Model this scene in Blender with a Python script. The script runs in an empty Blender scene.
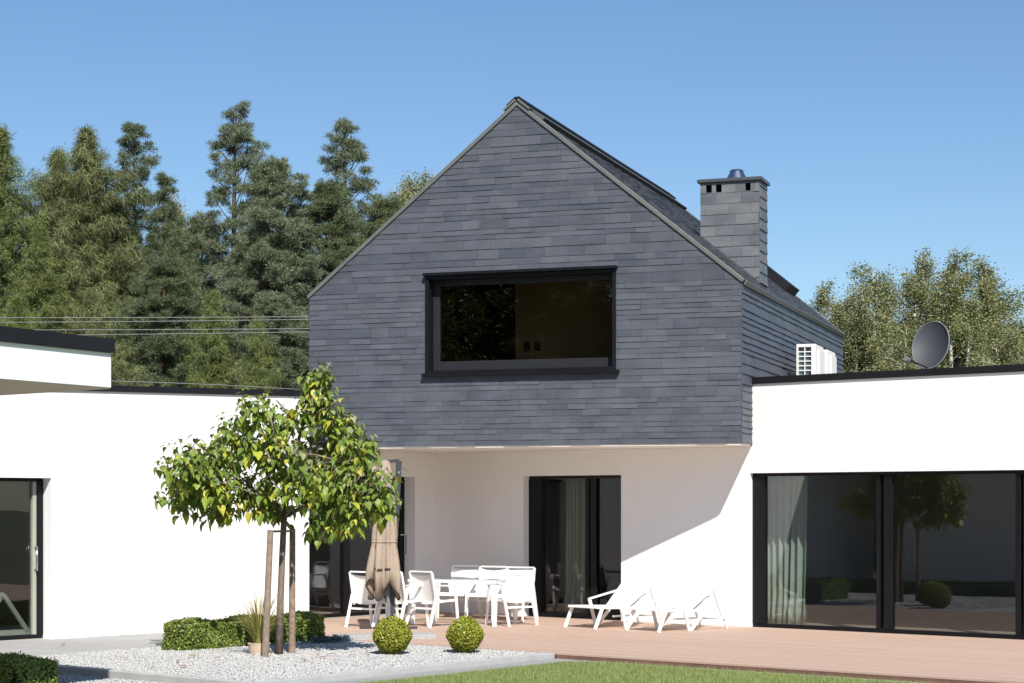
import bpy, math, random
import numpy as np
from mathutils import Vector, Matrix

random.seed(11)
RNG = np.random.default_rng(11)
SC = bpy.context.scene
COL = SC.collection
R = math.radians
FPX, CX, HORZ, EYE = 1900.0, 512.0, 504.0, 1.95     # focal length in pixels, centre column, horizon row, eye height

# ------------------------------------------------------------------ helpers
def gnd(px, py, z=0.0):
    """world point on the level plane z seen at that place of the survey photograph"""
    Y = (EYE - z) * FPX / (py - HORZ)
    return Vector(((px - CX) / FPX * Y, Y, z))

def at(px, py, Y):
    return Vector(((px - CX) / FPX * Y, Y, EYE - (py - HORZ) / FPX * Y))

ORIGIN = {}

def tag(o, label=None, cat=None, group=None, kind=None):
    if label: o['label'] = label
    if cat: o['category'] = cat
    if group: o['group'] = group
    if kind: o['kind'] = kind
    return o

def thing(name, label, cat, loc=(0, 0, 0), rz=0.0, group=None):
    o = bpy.data.objects.new(name, None)
    o.empty_display_size = 0.2
    COL.objects.link(o)
    o.location = loc
    o.rotation_euler = (0, 0, rz)
    tag(o, label, cat, group)
    return o

def root_of(o):
    while o.parent is not None:
        o = o.parent
    return o

def link_mesh(name, me, mat, parent=None, local=False):
    """one mesh object; world coordinates are turned into the thing's own unless local"""
    if mat is not None:
        for m in (mat if isinstance(mat, (list, tuple)) else [mat]):
            me.materials.append(m)
    o = bpy.data.objects.new(name, me)
    COL.objects.link(o)
    if parent is not None:
        if not local:
            me.transform(Matrix.Translation(-Vector(root_of(parent).location)))
        o.parent = parent
    return o

def dup(root, loc, rz, label=None, group=None, scale=None):
    def rec(src, par):
        c = src.copy()
        COL.objects.link(c)
        c.parent = par
        for ch in list(src.children):
            rec(ch, c)
        return c
    c = rec(root, None)
    c.location = loc
    c.rotation_euler = (0, 0, rz)
    if scale: c.scale = scale
    if label: c['label'] = label
    if group: c['group'] = group
    return c

class MB:
    def __init__(self):
        self.v, self.f = [], []
    def poly(self, pts):
        i = len(self.v)
        self.v += [tuple(p) for p in pts]
        self.f.append(list(range(i, i + len(pts))))
        return self
    def hexa(self, p):
        """8 points: bottom ring 0-3, top ring 4-7"""
        i = len(self.v)
        self.v += [tuple(q) for q in p]
        for f in ((3, 2, 1, 0), (4, 5, 6, 7), (0, 1, 5, 4), (1, 2, 6, 5), (2, 3, 7, 6), (3, 0, 4, 7)):
            self.f.append([i + k for k in f])
        return self
    def box(self, a, b):
        (x0, y0, z0), (x1, y1, z1) = a, b
        return self.hexa([(x0, y0, z0), (x1, y0, z0), (x1, y1, z0), (x0, y1, z0),
                          (x0, y0, z1), (x1, y0, z1), (x1, y1, z1), (x0, y1, z1)])
    def fbox(self, fr, u0, u1, z0, z1, n0, n1):
        """box in a wall frame: u along, z up, n outward"""
        P = fr
        return self.hexa([P(u0, z0, n0), P(u1, z0, n0), P(u1, z0, n1), P(u0, z0, n1),
                          P(u0, z1, n0), P(u1, z1, n0), P(u1, z1, n1), P(u0, z1, n1)])
    def prism(self, pts, z0, z1):
        i = len(self.v); n = len(pts)
        self.v += [(p[0], p[1], z0) for p in pts] + [(p[0], p[1], z1) for p in pts]
        self.f.append([i + k for k in range(n)][::-1])
        self.f.append([i + n + k for k in range(n)])
        for k in range(n):
            j = (k + 1) % n
            self.f.append([i + k, i + j, i + n + j, i + n + k])
        return self
    def tube(self, pts, rad, seg=8, cap=True):
        pts = [Vector(p) for p in pts]
        n = len(pts)
        if not isinstance(rad, (list, tuple)): rad = [rad] * n
        base = len(self.v)
        for k, p in enumerate(pts):
            d = (pts[min(k + 1, n - 1)] - pts[max(k - 1, 0)]).normalized()
            if k == 0:
                a = d.cross(Vector((0, 0, 1)))
                if a.length < 0.05: a = d.cross(Vector((1, 0, 0)))
            else:
                a = a - d * a.dot(d)                       # carry the ring along without twisting
                if a.length < 1e-4: a = d.cross(Vector((0.3, 0.5, 1)))
            a.normalize(); b = d.cross(a)
            for s in range(seg):
                t = 2 * math.pi * s / seg
                self.v.append(tuple(p + (a * math.cos(t) + b * math.sin(t)) * rad[k]))
        for k in range(n - 1):
            for s in range(seg):
                s2 = (s + 1) % seg
                self.f.append([base + k * seg + s, base + k * seg + s2, base + (k + 1) * seg + s2, base + (k + 1) * seg + s])
        if cap:
            self.f.append([base + s for s in range(seg)][::-1])
            self.f.append([base + (n - 1) * seg + s for s in range(seg)])
        return self
    def bar(self, a, b, w, h, up=(0, 0, 1)):
        """rectangular bar from a to b"""
        a, b = Vector(a), Vector(b)
        d = (b - a).normalized(); up = Vector(up)
        s = d.cross(up)
        if s.length < 0.05: s = d.cross(Vector((1, 0, 0)))
        s.normalize(); t = s.cross(d)
        s *= w / 2; t *= h / 2
        return self.hexa([a - s - t, a + s - t, a + s + t, a - s + t, b - s - t, b + s - t, b + s + t, b - s + t])
    def lathe(self, prof, c, seg=24):
        base = len(self.v); c = Vector(c)
        for (r, z) in prof:
            for s in range(seg):
                t = 2 * math.pi * s / seg
                self.v.append((c.x + r * math.cos(t), c.y + r * math.sin(t), c.z + z))
        for k in range(len(prof) - 1):
            for s in range(seg):
                s2 = (s + 1) % seg
                self.f.append([base + k * seg + s, base + k * seg + s2, base + (k + 1) * seg + s2, base + (k + 1) * seg + s])
        return self
    def build(self, name, mat, parent=None, smooth=False, local=False, bevel=0.0, recalc=True):
        me = bpy.data.meshes.new(name)
        me.from_pydata(self.v, [], self.f)
        me.update()
        if recalc:
            import bmesh
            bm = bmesh.new(); bm.from_mesh(me)
            bmesh.ops.recalc_face_normals(bm, faces=bm.faces)
            bm.to_mesh(me); bm.free()
        if smooth:
            me.polygons.foreach_set('use_smooth', [True] * len(me.polygons))
        o = link_mesh(name, me, mat, parent, local)
        if bevel:
            b = o.modifiers.new('bevel', 'BEVEL'); b.width = bevel; b.segments = 2; b.limit_method = 'ANGLE'
        return o

def np_mesh(name, V, F, mat, parent=None, local=False, smooth=False):
    V = np.asarray(V, dtype=np.float32); F = np.asarray(F, dtype=np.int32)
    k = F.shape[1]
    me = bpy.data.meshes.new(name)
    me.vertices.add(len(V)); me.vertices.foreach_set('co', V.ravel())
    me.loops.add(F.size); me.loops.foreach_set('vertex_index', F.ravel())
    me.polygons.add(len(F))
    me.polygons.foreach_set('loop_start', np.arange(0, F.size, k, dtype=np.int32))
    if smooth: me.polygons.foreach_set('use_smooth', np.ones(len(F), dtype=bool))
    me.update(calc_edges=True)
    return link_mesh(name, me, mat, parent, local)

def nrm(a):
    return a / (np.linalg.norm(a, axis=-1, keepdims=True) + 1e-9)

# ------------------------------------------------------------------ materials
def new_mat(name):
    m = bpy.data.materials.new(name); m.use_nodes = True
    nt = m.node_tree
    b = nt.nodes['Principled BSDF']
    return m, nt, b

def N(nt, kind, **kw):
    n = nt.nodes.new(kind)
    for k, v in kw.items(): setattr(n, k, v)
    return n

def ramp(nt, fac, stops):
    r = N(nt, 'ShaderNodeValToRGB')
    while len(r.color_ramp.elements) < len(stops): r.color_ramp.elements.new(0.5)
    for e, (p, c) in zip(r.color_ramp.elements, stops):
        e.position = p; e.color = (*c, 1)
    nt.links.new(fac, r.inputs[0])
    return r.outputs[0]

def noise(nt, scale, detail=4, rough=0.55, stretch=None):
    tc = N(nt, 'ShaderNodeTexCoord')
    src = tc.outputs['Object']
    if stretch:
        mp = N(nt, 'ShaderNodeMapping'); mp.inputs['Scale'].default_value = stretch
        nt.links.new(src, mp.inputs[0]); src = mp.outputs[0]
    n = N(nt, 'ShaderNodeTexNoise')
    n.inputs['Scale'].default_value = scale; n.inputs['Detail'].default_value = detail; n.inputs['Roughness'].default_value = rough
    nt.links.new(src, n.inputs['Vector'])
    return n.outputs['Fac']

def bump(nt, b, h, strength, dist=0.01):
    bp = N(nt, 'ShaderNodeBump'); bp.inputs['Strength'].default_value = strength; bp.inputs['Distance'].default_value = dist
    nt.links.new(h, bp.inputs['Height']); nt.links.new(bp.outputs[0], b.inputs['Normal'])

def mixc(nt, fac, a, b_, mode='MIX'):
    m = N(nt, 'ShaderNodeMix', data_type='RGBA', blend_type=mode)
    if isinstance(fac, float): m.inputs[0].default_value = fac
    else: nt.links.new(fac, m.inputs[0])
    for s, v in ((6, a), (7, b_)):
        if isinstance(v, tuple): m.inputs[s].default_value = (*v, 1)
        else: nt.links.new(v, m.inputs[s])
    return m.outputs[2]

def plain(name, c, rough=0.5, var=0.06, scale=6, metal=0.0, bmp=0.0, bscale=80, spec=0.5):
    m, nt, b = new_mat(name)
    f = noise(nt, scale)
    lo = tuple(x * (1 - var) for x in c); hi = tuple(min(1, x * (1 + var)) for x in c)
    nt.links.new(ramp(nt, f, [(0.3, lo), (0.7, hi)]), b.inputs['Base Color'])
    b.inputs['Roughness'].default_value = rough; b.inputs['Metallic'].default_value = metal
    b.inputs['Specular IOR Level'].default_value = spec
    if bmp: bump(nt, b, noise(nt, bscale, 6), bmp, 0.005)
    return m

def slate_mat(name, lo, hi, rough):
    m, nt, b = new_mat(name)
    g = N(nt, 'ShaderNodeNewGeometry')
    isl = ramp(nt, g.outputs['Random Per Island'], [(0.0, lo), (0.45, tuple((a + c) / 2 for a, c in zip(lo, hi))), (1.0, hi)])
    n1 = noise(nt, 2.2, 6, 0.6, (1, 1, 2.5))
    c = mixc(nt, 0.5, isl, ramp(nt, n1, [(0.3, tuple(x * 0.8 for x in lo)), (0.72, tuple(x * 1.12 for x in hi))]))
    # rare pale lime streaks and scuffs
    n2 = noise(nt, 9, 8, 0.7, (0.5, 0.5, 2.0))
    sf = ramp(nt, n2, [(0.66, (0, 0, 0)), (0.8, (0.35, 0.35, 0.35))])
    c2 = mixc(nt, sf, c, tuple(min(1, x * 1.9) for x in hi))
    nt.links.new(c2, b.inputs['Base Color'])
    rr = N(nt, 'ShaderNodeMapRange'); rr.inputs['To Min'].default_value = rough - 0.08; rr.inputs['To Max'].default_value = rough + 0.12
    nt.links.new(g.outputs['Random Per Island'], rr.inputs['Value']); nt.links.new(rr.outputs[0], b.inputs['Roughness'])
    b.inputs['Specular IOR Level'].default_value = 0.3
    bump(nt, b, noise(nt, 35, 8, 0.65, (1, 1, 1.6)), 0.35, 0.006)
    return m

def glass_mat(name, tint, base=0.045):
    m, nt, b = new_mat(name)
    nt.nodes.remove(b)
    out = nt.nodes['Material Output']
    lw = N(nt, 'ShaderNodeLayerWeight'); lw.inputs['Blend'].default_value = 0.5
    pw = N(nt, 'ShaderNodeMath', operation='POWER'); pw.inputs[1].default_value = 5
    nt.links.new(lw.outputs['Facing'], pw.inputs[0])
    ml = N(nt, 'ShaderNodeMath', operation='MULTIPLY_ADD'); ml.inputs[1].default_value = 1 - base; ml.inputs[2].default_value = base
    nt.links.new(pw.outputs[0], ml.inputs[0])
    tr = N(nt, 'ShaderNodeBsdfTransparent'); tr.inputs[0].default_value = (*tint, 1)
    gl = N(nt, 'ShaderNodeBsdfGlossy'); gl.inputs['Roughness'].default_value = 0.0; gl.inputs[0].default_value = (0.95, 0.97, 1, 1)
    nz = noise(nt, 0.9, 2)
    bp = N(nt, 'ShaderNodeBump'); bp.inputs['Strength'].default_value = 0.015; bp.inputs['Distance'].default_value = 0.05
    nt.links.new(nz, bp.inputs['Height']); nt.links.new(bp.outputs[0], gl.inputs['Normal'])
    mx = N(nt, 'ShaderNodeMixShader')
    nt.links.new(ml.outputs[0], mx.inputs[0]); nt.links.new(tr.outputs[0], mx.inputs[1]); nt.links.new(gl.outputs[0], mx.inputs[2])
    nt.links.new(mx.outputs[0], out.inputs['Surface'])
    return m

def leaf_mat(name, stops, rough=0.5, trans=0.25, clump=None, spec=0.4):
    """leaf colour: one tone per leaf, slow drift between clumps"""
    m, nt, b = new_mat(name)
    g = N(nt, 'ShaderNodeNewGeometry')
    c = ramp(nt, g.outputs['Random Per Island'], stops)
    if clump:
        f = noise(nt, clump[0], 3)
        c = mixc(nt, ramp(nt, f, [(0.38, (0, 0, 0)), (0.62, (clump[2],) * 3)]), c, clump[1])
    nt.links.new(c, b.inputs['Base Color'])
    b.inputs['Roughness'].default_value = rough
    b.inputs['Specular IOR Level'].default_value = spec
    tr = N(nt, 'ShaderNodeBsdfTranslucent')
    tc = mixc(nt, 1.0, c, (1.0, 1.0, 0.55), 'MULTIPLY')
    nt.links.new(tc, tr.inputs[0])
    mx = N(nt, 'ShaderNodeMixShader'); mx.inputs[0].default_value = trans
    nt.links.new(b.outputs[0], mx.inputs[1]); nt.links.new(tr.outputs[0], mx.inputs[2])
    nt.links.new(mx.outputs[0], nt.nodes['Material Output'].inputs['Surface'])
    return m

M = {}
M['slate'] = slate_mat('slate_cladding', (0.059, 0.067, 0.083), (0.095, 0.103, 0.124), 0.5)
M['roof_slate'] = slate_mat('roof_slate', (0.05, 0.053, 0.06), (0.09, 0.093, 0.103), 0.5)
M['chimney_slate'] = slate_mat('chimney_slate', (0.088, 0.093, 0.106), (0.158, 0.165, 0.176), 0.5)
M['backing'] = plain('dark_underlay', (0.02, 0.02, 0.023), 0.8)
M['render'] = plain('white_render', (0.835, 0.828, 0.82), 0.85, 0.022, 0.55, bmp=0.2, bscale=220, spec=0.2)
M['soffit'] = plain('cream_soffit', (0.82, 0.78, 0.73), 0.85, 0.02, 1.5, spec=0.2)
M['black'] = plain('black_aluminium', (0.008, 0.0085, 0.0105), 0.4, 0.1, 5, spec=0.2)
M['fascia'] = plain('black_roof_edge', (0.011, 0.011, 0.0135), 0.5, 0.15, 3, spec=0.25)
M['verge'] = plain('grey_zinc_trim', (0.143, 0.154, 0.143), 0.45, 0.1, 4, metal=0.2)
M['gutter'] = plain('dark_zinc', (0.10, 0.11, 0.12), 0.4, 0.1, 4, metal=0.5)
M['steel'] = plain('stainless_steel', (0.55, 0.57, 0.6), 0.22, 0.05, 3, metal=1.0)
M['glass'] = glass_mat('window_glass', (0.78, 0.79, 0.79), 0.07)
M['dark_glass'] = glass_mat('dark_window_glass', (0.3, 0.3, 0.3), 0.028)
M['upper_glass'] = glass_mat('tinted_window_glass', (0.84, 0.80, 0.72), 0.03)
M['table_glass'] = glass_mat('frosted_table_glass', (0.82, 0.88, 0.87), 0.06)
M['floor_in'] = plain('beige_floor_tiles', (0.42, 0.37, 0.30), 0.5, 0.05, 2)
M['wall_in'] = plain('room_paint', (0.34, 0.33, 0.32), 0.9, 0.03, 1)
M['wall_brown'] = plain('brown_room_wall', (0.17, 0.14, 0.10), 0.9, 0.05, 1)
M['white_metal'] = plain('white_powder_coat', (0.84, 0.84, 0.83), 0.4, 0.02, 5)
M['dish'] = plain('graphite_dish_paint', (0.045, 0.049, 0.059), 0.62, 0.05, 4)
M['ac'] = plain('offwhite_casing', (0.74, 0.72, 0.67), 0.5, 0.03, 4)
M['grille'] = plain('blue_grey_fins', (0.10, 0.15, 0.19), 0.45, 0.2, 25, metal=0.4)
M['concrete'] = plain('grey_concrete', (0.288, 0.288, 0.284), 0.9, 0.1, 2.2, bmp=0.3, bscale=120, spec=0.2)
M['paving'] = plain('pale_paving', (0.326, 0.321, 0.312), 0.9, 0.08, 1.4, bmp=0.2, bscale=150, spec=0.2)
M['kerb'] = plain('pale_kerb_concrete', (0.388, 0.388, 0.378), 0.9, 0.1, 3, bmp=0.35, bscale=90, spec=0.2)
M['granite'] = plain('grey_granite', (0.34, 0.34, 0.34), 0.7, 0.35, 60, bmp=0.3)
M['stake'] = plain('weathered_stake', (0.252, 0.189, 0.140), 0.85, 0.25, 14, bmp=0.5, bscale=60)
M['pot'] = plain('sand_pot', (0.56, 0.44, 0.33), 0.8, 0.1, 8)
M['canvas'] = plain('beige_canvas', (0.345, 0.279, 0.218), 0.85, 0.07, 5, spec=0.2)
M['canvas_dark'] = plain('dark_canvas_hem', (0.035, 0.033, 0.032), 0.85, 0.1, 5)
M['mast'] = plain('anthracite_mast', (0.045, 0.05, 0.058), 0.4, 0.05, 5)
M['mast_grey'] = plain('grey_mast', (0.16, 0.17, 0.18), 0.4, 0.05, 5)
M['wire'] = plain('weathered_cable', (0.2, 0.21, 0.22), 0.5, 0.05, 5)
M['soil'] = plain('far_meadow', (0.075, 0.085, 0.035), 1.0, 0.4, 0.3)
M['olive_frame'] = plain('pale_green_wood', (0.36, 0.42, 0.33), 0.6, 0.06, 5)
M['flower_stalk'] = plain('pale_seed_stalk', (0.36, 0.30, 0.20), 0.9, 0.2, 9)

def sling_mat():
    m, nt, b = new_mat('white_sling_mesh')
    f = noise(nt, 5)
    nt.links.new(ramp(nt, f, [(0.3, (0.84, 0.84, 0.83)), (0.7, (0.88, 0.88, 0.87))]), b.inputs['Base Color'])
    b.inputs['Roughness'].default_value = 0.8
    tr = N(nt, 'ShaderNodeBsdfTranslucent'); tr.inputs[0].default_value = (0.75, 0.75, 0.74, 1)
    mx = N(nt, 'ShaderNodeMixShader'); mx.inputs[0].default_value = 0.12
    nt.links.new(b.outputs[0], mx.inputs[1]); nt.links.new(tr.outputs[0], mx.inputs[2])
    nt.links.new(mx.outputs[0], nt.nodes['Material Output'].inputs['Surface'])
    return m
M['sling'] = sling_mat()

def curtain_mat():
    m, nt, b = new_mat('sage_curtain_cloth')
    nt.links.new(ramp(nt, noise(nt, 3), [(0.3, (0.44, 0.53, 0.43)), (0.7, (0.52, 0.61, 0.50))]), b.inputs['Base Color'])
    b.inputs['Roughness'].default_value = 0.9
    return m
M['curtain'] = curtain_mat()

def deck_mat():
    m, nt, b = new_mat('terracotta_composite_boards')
    g = N(nt, 'ShaderNodeNewGeometry')
    c = ramp(nt, g.outputs['Random Per Island'], [(0, (0.415, 0.292, 0.222)), (1, (0.468, 0.333, 0.26))])
    f = noise(nt, 1.2, 5, 0.6)
    c2 = mixc(nt, ramp(nt, f, [(0.35, (0, 0, 0)), (0.7, (0.5, 0.5, 0.5))]), c, (0.445, 0.32, 0.258))
    nt.links.new(c2, b.inputs['Base Color']); b.inputs['Roughness'].default_value = 0.75
    b.inputs['Specular IOR Level'].default_value = 0.3
    return m
M['deck'] = deck_mat()
M['deck_edge'] = plain('brown_deck_edge', (0.16, 0.085, 0.06), 0.7, 0.25, 9)

def gravel_mat():
    m, nt, b = new_mat('white_gravel_stones')
    g = N(nt, 'ShaderNodeNewGeometry')
    c = ramp(nt, g.outputs['Random Per Island'], [(0, (0.26, 0.26, 0.26)), (0.25, (0.39, 0.39, 0.385)), (0.9, (0.53, 0.53, 0.52)), (1, (0.46, 0.42, 0.36))])
    nt.links.new(c, b.inputs['Base Color']); b.inputs['Roughness'].default_value = 0.9
    return m
M['gravel'] = gravel_mat()
M['gravel_bed'] = plain('gravel_underlay', (0.31, 0.31, 0.305), 1.0, 0.25, 40, bmp=0.8, bscale=60)

def lawn_mat():
    m, nt, b = new_mat('lawn_turf')
    f = noise(nt, 60, 6, 0.7); f2 = noise(nt, 1.1, 3)
    c = ramp(nt, f, [(0.3, (0.12, 0.15, 0.055)), (0.7, (0.21, 0.24, 0.10))])
    c = mixc(nt, ramp(nt, f2, [(0.35, (0, 0, 0)), (0.65, (0.5, 0.5, 0.5))]), c, (0.2, 0.225, 0.095))
    nt.links.new(c, b.inputs['Base Color']); b.inputs['Roughness'].default_value = 1
    bump(nt, b, f, 0.6, 0.02)
    return m
M['lawn'] = lawn_mat()
M['blade'] = leaf_mat('grass_blades', [(0, (0.205, 0.268, 0.080)), (0.7, (0.313, 0.370, 0.135)), (1, (0.454, 0.456, 0.210))], 0.6, 0.35)

def bark(name, c1, c2, s=(3, 3, 1), scale=4):
    m, nt, b = new_mat(name)
    f = noise(nt, scale, 6, 0.65, s)
    nt.links.new(ramp(nt, f, [(0.35, c1), (0.62, c2)]), b.inputs['Base Color'])
    b.inputs['Roughness'].default_value = 0.95
    bump(nt, b, f, 0.6, 0.03)
    return m
M['bark_young'] = bark('young_tree_bark', (0.15, 0.11, 0.08), (0.25, 0.19, 0.145), (3, 3, 1), 9)
M['bark_pine'] = bark('pine_bark', (0.099, 0.056, 0.036), (0.186, 0.112, 0.077))
M['bark_spruce'] = bark('spruce_bark', (0.09, 0.07, 0.055), (0.2, 0.165, 0.13))
M['bark_birch'] = bark('birch_bark', (0.10, 0.09, 0.08), (0.72, 0.70, 0.66), (1, 1, 4), 2.2)
M['pine'] = leaf_mat('pine_needles', [(0, (0.072, 0.102, 0.053)), (0.6, (0.127, 0.164, 0.086)), (1, (0.213, 0.246, 0.125))], 0.55, 0.12, (0.5, (0.101, 0.121, 0.043), 0.55))
M['pine_blue'] = leaf_mat('blue_pine_needles', [(0, (0.099, 0.127, 0.078)), (0.6, (0.174, 0.210, 0.131)), (1, (0.265, 0.300, 0.190))], 0.55, 0.12, (0.5, (0.134, 0.155, 0.067), 0.5))
M['spruce'] = leaf_mat('spruce_needles', [(0, (0.088, 0.114, 0.030)), (0.6, (0.166, 0.199, 0.054)), (1, (0.260, 0.281, 0.085))], 0.55, 0.12, (0.6, (0.109, 0.145, 0.042), 0.6))
M['spruce_old'] = leaf_mat('drooping_spruce_needles', [(0, (0.098, 0.113, 0.038)), (0.6, (0.173, 0.193, 0.065)), (1, (0.313, 0.302, 0.154))], 0.6, 0.12, (0.45, (0.093, 0.121, 0.041), 0.6))
M['birch'] = leaf_mat('birch_leaves', [(0, (0.159, 0.177, 0.073)), (0.7, (0.289, 0.299, 0.135)), (1, (0.471, 0.405, 0.195))], 0.5, 0.25, (0.45, (0.213, 0.238, 0.114), 0.6))
M['birch_autumn'] = leaf_mat('turning_birch_leaves', [(0, (0.195, 0.186, 0.068)), (0.7, (0.322, 0.279, 0.110)), (1, (0.508, 0.389, 0.144))], 0.5, 0.25, (0.5, (0.195, 0.204, 0.076), 0.6))
M['box'] = leaf_mat('box_leaves', [(0, (0.133, 0.165, 0.014)), (0.6, (0.304, 0.330, 0.035)), (1, (0.535, 0.502, 0.070))], 0.4, 0.2)
M['hedge'] = leaf_mat('hedge_leaves', [(0, (0.108, 0.161, 0.028)), (0.6, (0.215, 0.292, 0.060)), (1, (0.408, 0.443, 0.100))], 0.45, 0.2)
M['hedge_core'] = plain('hedge_twigs', (0.028, 0.034, 0.014), 1.0, 0.3, 20)
M['tree_leaf'] = leaf_mat('heart_shaped_leaves', [(0, (0.112, 0.172, 0.031)), (0.45, (0.173, 0.248, 0.041)), (0.82, (0.270, 0.345, 0.048)), (0.92, (0.480, 0.497, 0.054)), (0.97, (0.46, 0.42, 0.06)), (1, (0.44, 0.38, 0.05))], 0.42, 0.28)
M['tip_leaf'] = leaf_mat('young_shoot_leaves', [(0, (0.156, 0.211, 0.086)), (0.6, (0.250, 0.296, 0.140)), (1, (0.390, 0.374, 0.203))], 0.4, 0.2)
M['reed'] = leaf_mat('straw_grass', [(0, (0.210, 0.224, 0.057)), (0.5, (0.378, 0.358, 0.104)), (1, (0.525, 0.448, 0.209))], 0.6, 0.3)
M['dry_leaf'] = leaf_mat('dry_leaf', [(0, (0.30, 0.13, 0.07)), (1, (0.42, 0.22, 0.12))], 0.7, 0.2)
M['juniper'] = leaf_mat('blue_groundcover', [(0, (0.06, 0.11, 0.115)), (1, (0.14, 0.21, 0.21))], 0.6, 0.1)

# ------------------------------------------------------------------ survey frames (metres)
E1 = Vector((0.7757, -0.6311, 0)); E2 = Vector((0.6311, 0.7757, 0))
W0 = Vector((3.80, 30.12, 0))            # where the slate side meets the white back wall
Q0 = Vector((-2.85, 20.90, 0))           # near corner of the gravel bed
def wall_fr(u, z, n=0.0):                # back wall + right wing; n outward (towards the garden)
    p = W0 + E1 * u - E2 * n; return (p.x, p.y, z)
C0 = W0 - E1 * 6.69                      # inner corner of the terrace
def terr_fr(v, z, n=0.0):                # terrace glazing wall, v runs towards the camera
    p = C0 - E2 * v + E1 * n; return (p.x, p.y, z)
D2 = Vector((0.681, 0.733, 0)).normalized(); ND = Vector((0.733, -0.681, 0)).normalized()
L0 = Vector((-3.32, 31.10, 0))
def left_fr(w, z, n=0.0):                # left wing facade, w runs to the left
    p = L0 - D2 * w + ND * n; return (p.x, p.y, z)
GU = Vector((0.947, -0.3206, 0)).normalized(); GN = Vector((-0.3206, -0.947, 0)).normalized()
G0 = Vector((-3.38, 31.75, 0)); GW = 7.32; GL = 10.0
ZS, ZE, ZA = 2.897, 5.40, 8.37           # soffit, eaves, apex
def gab_fr(u, z, n=0.0):
    p = G0 + GU * u + GN * n; return (p.x, p.y, z)
def bed(a, b, z=0.0):                    # garden grid: a along E1, b along E2 from the bed corner
    p = Q0 + E1 * a + E2 * b; return Vector((p.x, p.y, z))

# ------------------------------------------------------------------ slates
def clip(poly, line):
    """keep the side where a*x+b*y<=c"""
    a, b, c = line; out = []
    for i in range(len(poly)):
        p, q = poly[i], poly[(i + 1) % len(poly)]
        dp, dq = a * p[0] + b * p[1] - c, a * q[0] + b * q[1] - c
        if dp <= 0: out.append(p)
        if dp * dq < 0:
            t = dp / (dp - dq); out.append((p[0] + (q[0] - p[0]) * t, p[1] + (q[1] - p[1]) * t))
    return out

def slates(fr, W, Z0, Z1, lines, holes, heights, wmin, wmax, rnd, proud=0.014, jig=0.003, gap=0.003):
    mb = MB(); z = Z0
    while z < Z1 - 0.01:
        h = rnd.choice(heights)
        if z + h > Z1 - 0.05: h = Z1 - z
        u = -rnd.random() * wmax
        while u < W:
            w = rnd.uniform(wmin, wmax)
            drop = rnd.uniform(-jig, jig)
            lift = proud + rnd.uniform(-0.004, 0.005)
            rects = [(max(0, u) + gap / 2, min(W, u + w) - gap / 2, z, z + h)]
            for (a, b, c, d) in holes:
                nr = []
                for (x0, x1, y0, y1) in rects:
                    if x1 <= a or x0 >= b or y1 <= c or y0 >= d: nr.append((x0, x1, y0, y1)); continue
                    if x0 < a: nr.append((x0, a, y0, y1))
                    if x1 > b: nr.append((b, x1, y0, y1))
                    xa, xb = max(x0, a), min(x1, b)
                    if y0 < c: nr.append((xa, xb, y0, c))
                    if y1 > d: nr.append((xa, xb, d, y1))
                rects = nr
            for (x0, x1, y0, y1) in rects:
                if x1 - x0 < 0.01 or y1 - y0 < 0.008: continue
                dz0 = drop if y0 > Z0 + 0.01 else 0
                poly = [(x0, y0 + dz0), (x1, y0 + dz0 + rnd.uniform(-jig, jig) * .6), (x1, y1), (x0, y1)]
                for ln in lines: 
                    poly = clip(poly, ln)
                    if len(poly) < 3: break
                if len(poly) < 3: continue
                n = len(poly); i = len(mb.v)
                for (pu, pz) in poly:
                    t = min(1, max(0, (pz - z) / h))
                    mb.v.append(fr(pu, pz, lift * (1 - t) + 0.004 * t))
                for (pu, pz) in poly: mb.v.append(fr(pu, pz, 0.0005))
                mb.f.append([i + k for k in range(n)])
                for k in range(n):
                    j = (k + 1) % n
                    mb.f.append([i + k, i + n + k, i + n + j, i + j])
            u += w
        z += h
    return mb

# ================================================================== THE SLATE HOUSE
gc = G0 + GU * GW / 2
house = thing('slate_house', 'dark slate clad gabled upper storey with wide black window and chimney', 'house', (gc.x, gc.y, ZS))
rnd = random.Random(4)
WX0, WX1, WZ0, WZ1 = 2.09, 5.31, 4.07, 5.67            # window casing on the gable
mid = GW / 2; sl = (ZA - ZE) / mid                      # roof slope
gl_lines = [(-sl, 1, ZE), (sl, 1, ZE + sl * GW)]        # z <= ZE+sl*u ; z <= ZE+sl*(W-u)
slates(gab_fr, GW, ZS, ZA, gl_lines, [(WX0, WX1, WZ0, WZ1)], [0.08, 0.085, 0.10, 0.105, 0.16], 0.26, 0.5, rnd, 0.0105, 0.0025).build('gable_slates', M['slate'], house)
def side_fr(d, z, n=0.0):
    p = G0 + GU * GW - GN * d + GU * n; return (p.x, p.y, z)
def lside_fr(d, z, n=0.0):
    p = G0 - GN * d - GU * n; return (p.x, p.y, z)
slates(side_fr, GL, ZS, ZE, [], [], [0.08, 0.085, 0.10, 0.105, 0.16], 0.26, 0.5, rnd, 0.021, 0.003).build('side_slates', M['slate'], house)
slates(lside_fr, GL, ZS, ZE, [], [], [0.15, 0.19], 0.4, 0.7, rnd, 0.02).build('side_slates', M['slate'], house)
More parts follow.
